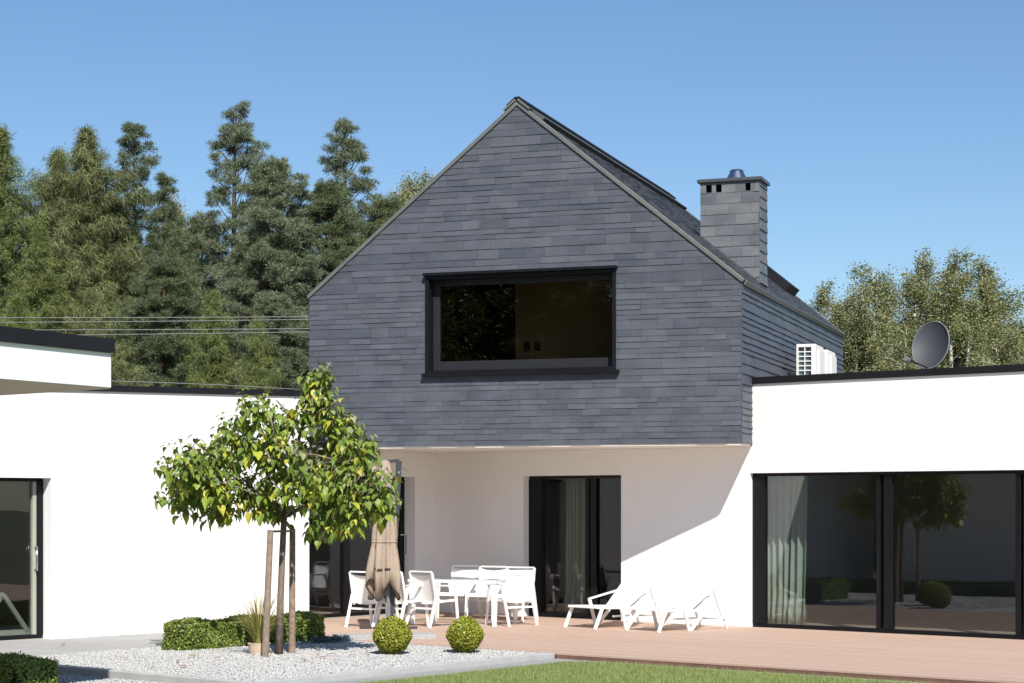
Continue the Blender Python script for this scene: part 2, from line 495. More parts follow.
# solid wall behind the slates, with the window hole
b = MB()
T = 0.3
b.fbox(gab_fr, 0.0, WX0, ZS + 0.002, ZE, -T, -0.001)
b.fbox(gab_fr, WX1, GW, ZS + 0.002, ZE, -T, -0.001)
b.fbox(gab_fr, WX0, WX1, ZS + 0.002, WZ0, -T, -0.001)
b.build('wall', M['backing'], house)
b = MB()
def gprism(mb, pts, n0, n1):
    i = len(mb.v); n = len(pts)
    mb.v += [gab_fr(u, z, n0) for u, z in pts] + [gab_fr(u, z, n1) for u, z in pts]
    mb.f.append([i + k for k in range(n)]); mb.f.append([i + n + k for k in range(n)][::-1])
    for k in range(n):
        j = (k + 1) % n; mb.f.append([i + k, i + j, i + n + j, i + n + k])
yy = lambda u: ZE + sl * min(u, GW - u)
gprism(b, [(0, ZE), (WX0, ZE), (WX0, yy(WX0)), ], -T, -0.001)
gprism(b, [(WX1, ZE), (GW, ZE), (WX1, yy(WX1))], -T, -0.001)
gprism(b, [(WX0, WZ1), (WX1, WZ1), (WX1, yy(WX1)), (mid, ZA), (WX0, yy(WX0))], -T, -0.001)
b.build('gable_wall', M['backing'], house)
b = MB()
gprism(b, [(0, ZS), (GW, ZS), (GW, ZE), (mid, ZA), (0, ZE)], -GL, -GL + 0.25)
b.build('rear_wall', M['backing'], house)
b = MB()
b.fbox(side_fr, T, GL - 0.25, ZS + 0.002, ZE, -0.25, -0.001)
b.fbox(lside_fr, T, GL - 0.25, ZS + 0.002, ZE, -0.25, -0.001)
b.build('side_wall', M['backing'], house)
# soffit + room floor
b = MB(); b.fbox(gab_fr, 0.012, GW - 0.012, ZS - 0.03, ZS, -GL + 0.01, -0.012); b.build('soffit', M['soffit'], house)
b = MB(); b.fbox(gab_fr, 0.26, GW - 0.26, 3.99, 4.03, -GL + 0.3, -T - 0.002); b.build('floor', M['floor_in'], house)
iw = MB(); iw.fbox(gab_fr, 2.86, GW - 0.26, 4.03, 5.42, -2.4, -2.3); iw.fbox(gab_fr, 2.86, GW - 1.9, 5.42, 6.6, -2.4, -2.3); iw.fbox(gab_fr, 0.26, 2.86, 4.03, 5.42, -7.0, -6.9); iw.fbox(gab_fr, 1.8, 2.86, 5.42, 6.6, -7.0, -6.9)
iw.fbox(gab_fr, 2.81, 2.859, 4.03, 6.6, -6.9, -2.4)
iwo = iw.build('interior_wall', M['wall_brown'], house)
for u in (3.06, 3.26):
    s = MB(); s.fbox(gab_fr, u - 0.055, u + 0.055, 4.60, 4.76, -2.298, -2.285); s.fbox(gab_fr, u - 0.03, u + 0.03, 4.64, 4.72, -2.284, -2.27)
    s.build('wall_socket', M['black'], iwo)

# roof slopes
SL = math.hypot(mid, ZA - ZE); cu, cz = mid / SL, (ZA - ZE) / SL
def roof_r(d, s, n=0.0):                                # s from eave up the slope
    p = G0 + GU * (GW - s * cu + n * cz) - GN * d
    return (p.x, p.y, ZE + s * cz + n * cu)
def roof_l(d, s, n=0.0):
    p = G0 + GU * (s * cu - n * cz) - GN * d
    return (p.x, p.y, ZE + s * cz + n * cu)
roof = MB()
roof.fbox(roof_r, 0.01, GL, 0.0, SL - 0.004, 0.001, 0.03)
roof.fbox(roof_l, 0.01, GL, 0.0, SL - 0.004, 0.001, 0.03)
ro = roof.build('roof', M['backing'], house)
def off(fr, k): return lambda d, s, n=0.0: fr(d, s, n + k)
CHU0, CHU1, CHD0, CHD1 = 2.36 + mid, 3.38 + mid, 2.8, 3.44     # chimney footprint
sR = lambda u: (GW - u) / cu
slates(off(roof_r, 0.032), GL, -0.03, SL, [], [(CHD0 - .02, CHD1 + .02, sR(CHU1) - 0.03, sR(CHU0) + 0.03), (8.47, 9.63, 1.17, 2.47)], [0.16, 0.17], 0.2, 0.32, rnd, 0.014).build('roof_slates', M['roof_slate'], ro)
slates(off(roof_l, 0.032), GL, -0.03, SL, [], [], [0.2], 0.3, 0.5, rnd, 0.014).build('roof_slates', M['roof_slate'], ro)
# verge trims on the front gable and along the eaves
b = MB(); b.fbox(roof_r, -0.035, 0.05, -0.02, SL + 0.02, -0.008, 0.052); b.build('verge_trim', M['verge'], house, bevel=0.004)
b = MB(); b.fbox(roof_l, -0.036, 0.05, -0.02, SL + 0.018, -0.008, 0.051); b.build('verge_trim', M['verge'], house, bevel=0.004)
b = MB(); b.fbox(roof_r, GL, GL + 0.06, -0.02, SL + 0.02, -0.018, 0.058); b.fbox(roof_l, GL + 0.001, GL + 0.061, -0.02, SL + 0.018, -0.018, 0.057); b.build('rear_verge_trim', M['verge'], house)
for fr in (roof_r, roof_l):
    b = MB(); b.fbox(fr, 0.052, GL - 0.002, -0.06, -0.033, -0.02, 0.05); b.build('eave_trim', M['verge'], house)
# raised ridge capping: two boards standing proud of the slates
for k, fr in enumerate((roof_r, roof_l)):
    b = MB(); b.fbox(fr, 0.1, GL - 0.1, SL - 0.46, SL + 0.035 - k * 0.004, 0.048, 0.095 - k * .002)
    o = b.build('ridge_board', M['roof_slate'], house)
    b = MB(); b.fbox(fr, -0.03, GL - 0.05, SL - 0.14, SL + 0.075 - k * 0.006, 0.097, 0.125 - k * .003); b.build('ridge_cap', M['fascia'], o)
    b = MB(); b.fbox(fr, 0.1, GL - 0.1, SL - 0.475, SL - 0.461, 0.05, 0.105); b.build('ridge_drip', M['fascia'], o)
b = MB(); b.fbox(roof_r, -0.06, 0.10, SL - 0.22, SL + 0.035, 0.060, 0.094); b.fbox(roof_l, -0.06, 0.10, SL - 0.22, SL + 0.033, 0.060, 0.092); b.build('ridge_end', M['verge'], house)
# roof window behind the chimney
rw = MB()
for (a0, a1, s0, s1) in ((8.5, 8.6, 1.2, 2.44), (9.5, 9.6, 1.2, 2.44), (8.6, 9.5, 1.2, 1.3), (8.6, 9.5, 2.34, 2.44)):
    rw.fbox(roof_r, a0, a1, s0, s1, 0.02, 0.2)
rwo = rw.build('roof_window', M['fascia'], house)
b = MB(); b.fbox(roof_r, 8.602, 9.498, 1.302, 2.338, 0.13, 0.15); b.build('pane', M['dark_glass'], rwo)

# chimney
CT = 7.46
def ch_fr(u, z, n=0.0):
    p = G0 + GU * (CHU0 + u) - GN * (CHD0 - n); return (p.x, p.y, z)
def chs_fr(d, z, n=0.0):
    p = G0 + GU * (CHU1 + n) - GN * (CHD0 + d); return (p.x, p.y, z)
CW, CDp = CHU1 - CHU0, CHD1 - CHD0
zb0 = ZE + sl * (GW - CHU0) + 0.07; zb1 = ZE + sl * (GW - CHU1) + 0.07
core = MB()
zl = zb1 - 0.3
core.fbox(ch_fr, 0, CW, zl, CT - 0.22, -CDp, -0.001)
vent_u = [(0.10, 0.20), (0.27, 0.37), (0.78, 0.87)]
prev = 0
for (a, c) in vent_u + [(CW, CW)]:                     # masonry between the smoke vents
    core.fbox(ch_fr, prev, a, CT - 0.22, CT - 0.03, -0.2, -0.001); prev = c
core.fbox(ch_fr, 0, CW, CT - 0.22, CT - 0.03, -CDp, -0.2)
chim = core.build('chimney', M['backing'], house)
slope_line = (-sl * 1.0, -1, -zb0)                      # z >= zb0 - sl*u
s1 = slates(ch_fr, CW, CT - 0.03 - 13 * 0.183, CT - 0.03, [slope_line], [(a, c, CT - 0.20, CT - 0.07) for a, c in vent_u], [0.183], 0.28, 0.5, rnd, 0.012)
s1.build('slates', M['chimney_slate'], chim)
s2 = slates(chs_fr, CDp, zb1, CT - 0.03, [], [], [0.183], 0.3, 0.6, rnd, 0.02)
s2.build('slates', M['chimney_slate'], chim)
b = MB(); b.fbox(ch_fr, -0.05, CW + 0.05, CT - 0.028, CT + 0.03, -CDp - 0.05, 0.05); b.build('cap', M['gutter'], chim, bevel=0.006)
cc = Vector(ch_fr(0.56, CT + 0.03, -0.32))
b = MB(); b.lathe([(0.0, 0), (0.19, 0), (0.19, 0.02), (0.115, 0.15), (0.125, 0.16), (0.10, 0.19), (0.0, 0.19)], cc, 28); b.build('flue_cowl', M['steel'], chim, smooth=False)
b = MB()
P = ch_fr
b.hexa([P(0, zb0 - .05, .013), P(CW, zb0 - sl * CW - .05, .013), P(CW, zb0 - sl * CW - .05, .03), P(0, zb0 - .05, .03),
        P(0, zb0 + .02, .013), P(CW, zb0 - sl * CW + .02, .013), P(CW, zb0 - sl * CW + .02, .03), P(0, zb0 + .02, .03)])
b.build('flashing', M['gutter'], chim)

# picture window on the gable: casing box proud of the slates, deep reveal, frame and pane
FRT = 0.055
win = MB()
win.fbox(gab_fr, WX0, WX0 + FRT, WZ0, WZ1, -0.30, 0.05)
win.fbox(gab_fr, WX1 - FRT, WX1, WZ0, WZ1, -0.30, 0.05)
win.fbox(gab_fr, WX0 + FRT, WX1 - FRT, WZ0, WZ0 + FRT, -0.30, 0.05)
win.fbox(gab_fr, WX0 + FRT, WX1 - FRT, WZ1 - FRT, WZ1, -0.30, 0.05)
wino = win.build('window', M['black'], house, bevel=0.003)
b = MB(); b.fbox(gab_fr, WX0 - 0.025, WX1 + 0.025, WZ1 + 0.002, WZ1 + 0.045, -0.0, 0.11); b.build('hood', M['black'], wino)
b = MB(); b.fbox(gab_fr, WX0 - 0.05, WX1 + 0.06, WZ0 - 0.045, WZ0 - 0.002, 0.0, 0.10); b.build('sill', M['black'], wino)
sash = MB()
a0, a1, c0, c1 = WX0 + FRT, WX1 - FRT, WZ0 + FRT, WZ1 - FRT
sw = 0.11
sash.fbox(gab_fr, a0 + .002, a0 + sw, c0 + .002, c1 - .002, -0.26, -0.17); sash.fbox(gab_fr, a1 - sw * .5, a1 - .002, c0 + .002, c1 - .002, -0.26, -0.17)
sash.fbox(gab_fr, a0 + sw, a1 - sw * .5, c0 + .002, c0 + .16, -0.26, -0.17); sash.fbox(gab_fr, a0 + sw, a1 - sw * .5, c1 - sw * .8, c1 - .002, -0.26, -0.17)
M['sash'] = plain('charcoal_sash', (0.02, 0.021, 0.025), 0.45, 0.08, 5, spec=0.3)
sash.build('frame', M['sash'], wino, bevel=0.003)
b = MB(); b.fbox(gab_fr, a0 + sw, a1 - sw * .5, c0 + .16, c1 - sw * .8, -0.225, -0.205); b.build('pane', M['upper_glass'], wino)

# ================================================================== THE WHITE WINGS
def wall_open(mb, fr, u0, u1, z0, z1, th, holes):
    """wall with rectangular holes (u0,u1,ztop) that reach the floor"""
    u = u0
    for (a, c, zt) in sorted(holes):
        if a > u: mb.fbox(fr, u, a, z0, z1, -th, 0)
        mb.fbox(fr, a, c, zt, z1, -th, 0)
        u = c
    if u < u1: mb.fbox(fr, u, u1, z0, z1, -th, 0)

TH = 0.36
wing = thing('white_wing', 'white rendered flat roofed ground floor under and right of slate gable', 'house wing', tuple(W0))
b = MB()
# back wall of the terrace (under the slate house) and the wing wall to the right of it
u = -6.69
wall_open(b, wall_fr, -6.69 - TH, -0.035, -0.1, ZS - 0.032, TH, [(-4.645, -2.55, 2.437)])
b.fbox(wall_fr, -0.035, 0.0, 2.44, ZS - 0.032, -TH, 0)
wall_open(b, wall_fr, 0.0, 8.2, -0.1, 3.85, TH, [(0.0, 6.75, 2.44)])
b.build('garden_wall', M['render'], wing)
b = MB(); wall_open(b, terr_fr, 0.0, 4.2, -0.1, ZS - 0.032, TH, [(0.545, 3.95, 2.437)]); b.build('terrace_wall', M['render'], wing)
# end wall, rear walls, roof and black roof edge
b = MB(); b.fbox(wall_fr, 8.2 - TH, 8.2, -0.1, 3.85, -9.0, -TH - 0.001); b.fbox(wall_fr, -6.8, 8.2 - TH, -0.1, 2.85, -9.3, -9.0); b.build('rear_wall', M['render'], wing)
b = MB(); b.fbox(wall_fr, -2.5, 8.12, 3.70, 3.82, -9.2, -TH - 0.002); b.build('roof', M['concrete'], wing)
b = MB(); b.fbox(wall_fr, -0.02, 8.3, 3.852, 3.957, -0.34, 0.03); b.fbox(wall_fr, 7.9, 8.3, 3.852, 3.957, -9.2, -0.342); b.build('roof_edge', M['fascia'], wing, bevel=0.004)
# rooms: floor, ceiling and inner walls
rm = MB()
rm.fbox(wall_fr, -6.6, 7.8, -0.06, 0.0, -6.0, -0.22)
rm.build('room_floor', M['floor_in'], wing)
rm = MB()
rm.fbox(wall_fr, -7, 7.8, 2.60, 2.68, -6.0, -TH - 0.002)
rm.fbox(wall_fr, -7, 7.8, 0.0, 2.60, -6.1, -6.0)
rm.fbox(wall_fr, -0.75, -0.6, 0.0, 2.60, -6.0, -TH - 0.002)
rm.fbox(wall_fr, 7.0, 7.2, 0.0, 2.60, -6.0, -TH - 0.002)
rm.fbox(wall_fr, -6.9, -6.75, 0.0, 2.60, -6.0, -TH - 0.002)
rm.build('room_wall', M['wall_in'], wing)
b = MB(); b.fbox(terr_fr, 0.0, 4.6, 2.5, 2.58, -5.5, -TH - 0.01); b.fbox(terr_fr, 0, 4.6, -0.06, 2.5, -5.6, -5.5); b.fbox(terr_fr, -0.1, 0.0, -0.06, 2.5, -5.5, -TH - .01)
b.build('room_wall', M['wall_in'], wing)
b = MB(); b.fbox(terr_fr, 0.0, 4.6, -0.06, 0.0, -5.5, -0.2); b.build('room_floor', M['floor_in'], wing)

def glazed(fr, name, parent, u0, u1, zt, n, bars, panes, fw=0.07, glass='glass', zb=0.0):
    """floor-to-ceiling glazing: frame with posts at bars [(a,b)], panes between"""
    f = MB()
    f.fbox(fr, u0, u1, zb, zb + 0.06, n - 0.09, n)
    f.fbox(fr, u0, u1, zt - 0.05, zt - 0.002, n - 0.09, n)
    f.fbox(fr, u0, u0 + 0.03, zb + 0.06, zt - 0.05, n - 0.13, n - 0.101)
    f.fbox(fr, u0, u0 + 0.03, zb + 0.02, zt - 0.02, n - 0.101, n - 0.09)
    fo = f.build(name, M['black'], parent)
    for (a, c) in bars:
        p = MB(); p.fbox(fr, a, c, zb + 0.061, zt - 0.052, n - 0.10, n + 0.012); p.build('post', M['black'], fo, bevel=0.003)
    for k, (a, c) in enumerate(panes):
        p = MB(); p.fbox(fr, a, c, zb + 0.061, zt - 0.052, n - 0.06, n - 0.04); p.build('pane', M[glass if isinstance(glass, str) else glass[k]], fo)
    return fo

gd_ = glazed(wall_fr, 'sliding_window', wing, -0.033, 6.748, 2.44, -0.085,
       [(-0.033, 0.185), (2.16, 2.225), (2.285, 2.42), (4.40, 4.48), (4.52, 4.6), (6.66, 6.748)],
       [(0.186, 2.159), (2.421, 4.399), (4.601, 6.659)])
b = MB(); b.fbox(wall_fr, 2.235, 2.275, 0.07, 2.38, -0.19, -0.15); b.build('track_post', M['black'], gd_)
h = MB(); h.bar(wall_fr(2.19, 0.55, -0.07), wall_fr(2.19, 1.25, -0.07), 0.02, 0.02); h.build('handle', M['black'], gd_)
glazed(wall_fr, 'terrace_door', wing, -4.643, -2.552, 2.437, -0.16,
       [(-4.643, -4.36), (-3.41, -3.33), (-3.30, -3.18), (-2.61, -2.552)], [(-4.359, -3.411), (-3.179, -2.611)], glass=['glass', 'dark_glass'])
glazed(terr_fr, 'terrace_window', wing, 0.547, 3.948, 2.437, -0.26,
       [(0.547, 0.68), (1.95, 2.08), (3.88, 3.948)], [(0.681, 1.949), (2.081, 3.879)], glass='glass')

# left wing
lw = thing('white_wing', 'long white rendered wing on the left with low black roof edge', 'house wing', tuple(L0))
zt = lambda w: 3.80 - 0.0218 * w
b = MB()
def sl_fbox(mb, fr, u0, u1, z0, zf, n0, n1):
    P = fr
    mb.hexa([P(u0, z0, n0), P(u1, z0, n0), P(u1, z0, n1), P(u0, z0, n1), P(u0, zf(u0), n0), P(u1, zf(u1), n0), P(u1, zf(u1), n1), P(u0, zf(u0), n1)])
zw = lambda w: zt(w) - 0.095
sl_fbox(b, left_fr, 0, 4.92, -0.1, zw, -TH, 0)
P = left_fr
sl_fbox(b, left_fr, 4.92, 6.9, 2.326, zw, -TH, 0)
sl_fbox(b, left_fr, 6.9, 13.0, -0.1, zw, -TH, 0)
b.build('garden_wall', M['render'], lw)
b = MB(); b.fbox(left_fr, 0, TH, -0.1, 3.66, -7, -TH - .001); b.fbox(left_fr, 12.64, 13, -0.1, 3.4, -7, -TH - .001); b.fbox(left_fr, 0, 13, -0.1, 3.4, -7.3, -7.0); b.build('end_wall', M['render'], lw)
b = MB(); b.fbox(left_fr, TH, 12.6, 3.2, 3.3, -7, -TH - .002); b.build('roof', M['concrete'], lw)
b = MB()
b.hexa([P(-0.03, zt(0) - .094, -.3), P(13, zt(13) - .094, -.3), P(13, zt(13) - .094, .03), P(-0.03, zt(0) - .094, .03), P(-0.03, zt(0), -.3), P(13, zt(13), -.3), P(13, zt(13), .03), P(-0.03, zt(0), .03)])
b.build('roof_edge', M['fascia'], lw)
b = MB(); b.fbox(left_fr, 3.5, 9.5, 2.5, 2.6, -5, -TH - .01); b.fbox(left_fr, 3.5, 9.5, 0, 2.5, -5.1, -5); b.fbox(left_fr, 3.5, 3.6, 0, 2.5, -5, -TH - .01); b.fbox(left_fr, 9.4, 9.5, 0, 2.5, -5, -TH - .01); b.build('room_wall', M['wall_in'], lw)
b = MB(); b.fbox(left_fr, 3.6, 9.4, -.06, 0, -5, -.2); b.build('room_floor', M['floor_in'], lw)
ld = glazed(left_fr, 'glass_door', lw, 4.922, 6.898, 2.326, -0.21, [(4.922, 5.03), (6.8, 6.898)], [(5.09, 6.799)])
b = MB(); b.fbox(left_fr, 5.031, 5.089, 0.061, 2.27, -0.29, -0.21); b.build('door_stile', plain('pale_door_stile', (0.36, 0.37, 0.30), 0.5), ld)
h = MB(); h.tube([left_fr(5.06, 0.98, -0.15), left_fr(5.06, 1.34, -0.15)], 0.014, 10); h.tube([left_fr(5.06, 1.0, -0.21), left_fr(5.06, 1.0, -0.15)], 0.012, 8); h.tube([left_fr(5.06, 1.32, -0.21), left_fr(5.06, 1.32, -0.15)], 0.012, 8)
h.build('handle', M['steel'], ld, smooth=True)

# near pavilion with cantilevered flat roof
K = Vector((-4.01, 19.0, 0)); KR = Vector((-0.48, -0.877, 0)).normalized(); KB = -E1
pav = thing('flat_roof_pavilion', 'white cantilevered flat roof slab with thick black edge, cut by left margin', 'building', tuple(K + KB * 2.6))
poly = [K, K + KR * 9, K + KR * 9 + KB * 8, K + KB * 8]
b = MB(); b.prism(poly, 3.115, 3.458); b.build('roof_slab', M['render'], pav)
b = MB(); b.prism([K + KR * .01 + KB * .01, K + KR * 8.9 + KB * .01, K + KR * 8.9 + KB * 7.9, K + KR * .01 + KB * 7.9], 3.1, 3.114); b.build('soffit', plain('bounce_tinted_soffit', (0.62, 0.51, 0.44), 0.85, 0.03, 2, spec=0.2), pav)  # slab underside is white; warm bounced light put into this thin sheet's colour
cen = (poly[0] + poly[2]) / 2
ex = 0.03
inner = K
fp = [K - KR * ex - KB * ex, K + KR * 9 - KB * ex, K + KR * 9 + KB * 8, K + KB * 8 - KR * ex]
b = MB(); b.prism(fp, 3.46, 3.60); b.build('roof_edge', M['fascia'], pav)
B0 = K + KB * 2.6 + KR * 1.3
b = MB(); b.prism([B0, B0 + KR * 6, B0 + KR * 6 + KB * 4.2, B0 + KB * 4.2], -0.1, 3.098); b.build('wall', M['render'], pav)

# ================================================================== GROUND
def struct(o): o['kind'] = 'structure'; return o
b = MB(); S = 700
n = 1
b.poly([(-S, -S, -0.125), (S, -S, -0.125), (S, S, -0.125), (-S, S, -0.125)]); struct(b.build('ground', M['soil']))
# lawn
def sheet(name, pts, z, mat):
    m = MB(); m.poly([(p.x, p.y, z) for p in pts]); o = m.build(name, mat, recalc=False)
    if o.data.polygons[0].normal.z < 0: o.data.flip_normals()
    return struct(o)
lawn_pts = [bed(0.68, -24), bed(30, -24), bed(30, 5.12), bed(1.15, 5.12), bed(0.80, 5.02), bed(0.68, 4.72)]
sheet('lawn', lawn_pts, -0.085, M['lawn'])
b = MB(); b.prism([bed(0.13, -12), bed(0.68, -12), bed(0.68, 5.27), bed(0.13, 5.27)], -0.12, -0.075)
b.prism([bed(0.682, 5.12), bed(30, 5.12), bed(30, 5.27), bed(0.682, 5.27)], -0.12, -0.077); struct(b.build('paving_strip', M['concrete']))
# kerbs of the gravel bed
b = MB()
b.prism([bed(0.0, -0.13), bed(0.12, -0.13), bed(0.12, 5.26), bed(0.0, 5.26)], -0.12, -0.002)
struct(b.build('kerb', M['kerb'], bevel=0.006))
b = MB(); b.prism([bed(-5.1, -0.13), bed(-0.002, -0.13), bed(-0.002, 0.0), bed(-5.1, 0.0)], -0.12, -0.002); struct(b.build('kerb', M['kerb'], bevel=0.006))
sheet('gravel_base', [bed(-4.85, 0), bed(0, 0), bed(0, 5.27), bed(-4.85, 5.27)], -0.035, M['gravel_bed'])
sheet('gravel_base', [bed(-9, -5), bed(0.13, -5), bed(0.13, -0.13), bed(-9, -0.13)], -0.108, M['gravel_bed'])
# path beside the left wing
b = MB(); b.prism([bed(-4.852, 0.0), bed(-4.852, 5.27), bed(-9.5, 5.27), bed(-9.5, 0.0)], -0.12, -0.008); struct(b.build('path', M['paving']))
# deck boards
b = MB(); bw = 0.142
k = 0
while 5.28 + k * bw < 11.34:
    y0 = 5.28 + k * bw
    x = -7.33 - random.random() * 2
    while x < 13:
        x1 = x + 3.6
        xa, xb = max(x, -7.33), min(x1 - 0.006, 13)
        if xb > xa: b.prism([bed(xa, y0), bed(xb, y0), bed(xb, y0 + bw - 0.0055), bed(xa, y0 + bw - 0.0055)], -0.025, random.uniform(-0.0012, 0.0008))
        x = x1
    k += 1
dk = struct(b.build('deck', M['deck']))
b = MB(); b.prism([bed(-7.3, 5.285), bed(13, 5.285), bed(13, 11.3), bed(-7.3, 11.3)], -0.06, -0.026)
b.prism([bed(0.13, 5.272), bed(13, 5.272), bed(13, 5.284), bed(0.13, 5.284)], -0.1, -0.03); struct(b.build('deck_frame', M['deck_edge']))

# gravel stones (stuff)
def stones(name, a0, a1, b0, b1, z, n, seed, avoid=()):
    r = np.random.default_rng(seed)
    a = r.uniform(a0, a1, n); bb = r.uniform(b0, b1, n)
    keep = np.ones(n, bool)
    for (x, y, rad) in avoid: keep &= (a - x) ** 2 + (bb - y) ** 2 > rad * rad
    a, bb = a[keep], bb[keep]; n = len(a)
    base = np.array([(1, 0, 0), (0, 1, 0), (-1, 0, 0), (0, -1, 0), (0, 0, 1), (0, 0, -1)], float)
    faces = np.array([(0, 1, 4), (1, 2, 4), (2, 3, 4), (3, 0, 4), (1, 0, 5), (2, 1, 5), (3, 2, 5), (0, 3, 5)])
    s = r.uniform(0.008, 0.0195, (n, 1, 1)) * np.stack([r.uniform(.7, 1.2, n), r.uniform(.7, 1.2, n), r.uniform(.5, .95, n)], -1)[:, None, :]
    V = base[None] * s * r.uniform(0.75, 1.2, (n, 6, 1))
    ang = r.uniform(0, 6.28, n); c, sn = np.cos(ang)[:, None], np.sin(ang)[:, None]
    x = V[..., 0] * c - V[..., 1] * sn; y = V[..., 0] * sn + V[..., 1] * c
    til = r.uniform(-.6, .6, n)[:, None]
    zz = V[..., 2] + x * til
    X = Q0.x + E1.x * a[:, None] + E2.x * bb[:, None] + x
    Y = Q0.y + E1.y * a[:, None] + E2.y * bb[:, None] + y
    V = np.stack([X, Y, z + 0.004 + r.uniform(0, .016, n)[:, None] + zz], -1).reshape(-1, 3)
    F = (faces[None] + (np.arange(n) * 6)[:, None, None]).reshape(-1, 3)
    o = np_mesh(name, V, F, M['gravel']); o['kind'] = 'stuff'
    return o
tag(stones('gravel', -4.84, -0.01, 0.01, 5.26, -0.03, 56000, 3), 'white gravel chippings filling the raised bed around the young tree', 'gravel')
tag(stones('gravel', -6.5, 0.1, -3.0, -0.14, -0.103, 30000, 4), 'white gravel chippings outside the concrete kerb at lower left', 'gravel')

# grass blades (stuff)
def grass(n):
    r = np.random.default_rng(9)
    a = 0.66 + r.random(n) ** 1.3 * 7.5; bb = 5.13 - r.random(n) * 6.5
    keep = ~((a < 1.2) & (bb > 4.7) & ((a - 0.68) / 0.5 + (5.12 - bb) / 0.42 < 0.75))
    a, bb = a[keep], bb[keep]; n = len(a)
    h = r.uniform(0.025, 0.06, n); t = r.uniform(0, 6.28, n)
    X = Q0.x + E1.x * a + E2.x * bb; Y = Q0.y + E1.y * a + E2.y * bb
    w = 0.004
    p0 = np.stack([X - w * np.cos(t), Y - w * np.sin(t), np.full(n, -0.085)], -1)
    p1 = np.stack([X + w * np.cos(t), Y + w * np.sin(t), np.full(n, -0.085)], -1)
    lean = r.normal(0, 0.02, (n, 2))
    p2 = np.stack([X + lean[:, 0], Y + lean[:, 1], -0.085 + h], -1)
    V = np.stack([p0, p1, p2], 1).reshape(-1, 3)
    o = np_mesh('grass', V, np.arange(3 * n).reshape(-1, 3), M['blade'])
    tag(o, 'short mown green grass at the bottom edge before the terrace', 'grass', kind='stuff')
grass(170000)

# ================================================================== FURNITURE
def make_chair():
    root = thing('garden_armchair', 'x', 'chair', (0, 0, 0))
    wm = M['white_metal']
    t = 0.03
    for s in (-1, 1):
        x = 0.275 * s
        MB().bar((x, 0.27, 0), (x, 0.20, 0.655), 0.025, 0.042, (0, 1, 0)).build('front_leg', wm, root, local=True)
        MB().bar((x, -0.36, 0), (x, -0.16, 0.655), 0.025, 0.046, (0, 1, 0)).build('rear_leg', wm, root, local=True)
        MB().bar((x, -0.20, 0.665), (x, 0.26, 0.648), 0.046, 0.022).build('armrest', wm, root, local=True, bevel=0.004)
        MB().bar((x * .9, 0.24, 0.425), (x * .9, -0.22, 0.40), 0.022, 0.034).build('seat_rail', wm, root, local=True)
        MB().bar((x * .92, -0.18, 0.36), (x * .92, -0.29, 0.875), 0.026, 0.034, (0, 1, 0)).build('back_rail', wm, root, local=True)
    MB().bar((-0.262, -0.268, 0.30), (0.262, -0.268, 0.30), 0.024, 0.03).build('stretcher', wm, root, local=True)
    MB().bar((-0.24, -0.292, 0.882), (0.24, -0.292, 0.882), 0.026, 0.024).build('top_rail', wm, root, local=True)
    MB().bar((-0.262, 0.235, 0.40), (0.262, 0.235, 0.40), 0.024, 0.028).build('seat_front_rail', wm, root, local=True)
    def sheet2(name, p0, p1, sagn, n=10):
        mb = MB(); rows = 7
        p0, p1 = Vector(p0), Vector(p1)
        for layer in (0, 1):
            base = len(mb.v)
            for i in range(rows):
                f = i / (rows - 1)
                for j in range(n):
                    g = j / (n - 1); x = (g - 0.5) * 0.486
                    c = (1 - (2 * g - 1) ** 2)
                    p = p0.lerp(p1, f) + Vector(sagn) * c
                    dn = Vector(sagn).normalized() * 0.004 * layer
                    mb.v.append((x, p.y + dn.y, p.z + dn.z))
            for i in range(rows - 1):
                for j in range(n - 1):
                    a = base + i * n + j
                    mb.f.append([a, a + 1, a + n + 1, a + n] if layer else [a + n, a + n + 1, a + 1, a])
        return mb.build(name, M['sling'], root, smooth=True, local=True, recalc=False)
    sheet2('seat', (0, 0.22, 0.425), (0, -0.19, 0.395), (0, 0, -0.03))
    sheet2('backrest', (0, -0.19, 0.40), (0, -0.285, 0.85), (0, 0.04, -0.035))
    return root

chair = make_chair()
TC = Vector((-0.78, 30.95, 0)); TA = R(-24)
def tloc(x, y): return TC + Vector((x * math.cos(TA) - y * math.sin(TA), x * math.sin(TA) + y * math.cos(TA), 0))
def faceto(p, q): d = q - p; return math.atan2(d.y, d.x) - math.pi / 2
places = []
for (px, py, ang, lab) in (
    (374, 627.0, -36, 'white sling armchair standing left of the folded beige parasol'),
    (404, 626.5, -44, 'white sling armchair just right of the parasol, partly hidden behind it'),
    (434, 626.5, -44, 'white sling armchair above the left box ball, its back to the viewer'),
    (510, 625.0, 36, 'white sling armchair in front of the terrace door, its back to the viewer')):
    places.append((gnd(px, py), R(ang), lab))
for (px, Yd, lab) in ((459, 32.55, 'white armchair behind the glass table, left of the three facing the viewer'),
                      (487, 32.15, 'white armchair behind the glass table, middle of the three facing the viewer'),
                      (514, 31.75, 'white armchair behind the glass table, right of the three facing the viewer')):
    p = at(px, 504, Yd); p.z = 0
    places.append((p, TA + math.pi, lab))
for i, (p, rz, lab) in enumerate(places):
    if i == 0:
        chair.location = p; chair.rotation_euler = (0, 0, rz); chair['label'] = lab; chair['group'] = 'chairs around the garden table'
    else:
        dup(chair, p, rz, lab, 'chairs around the garden table')

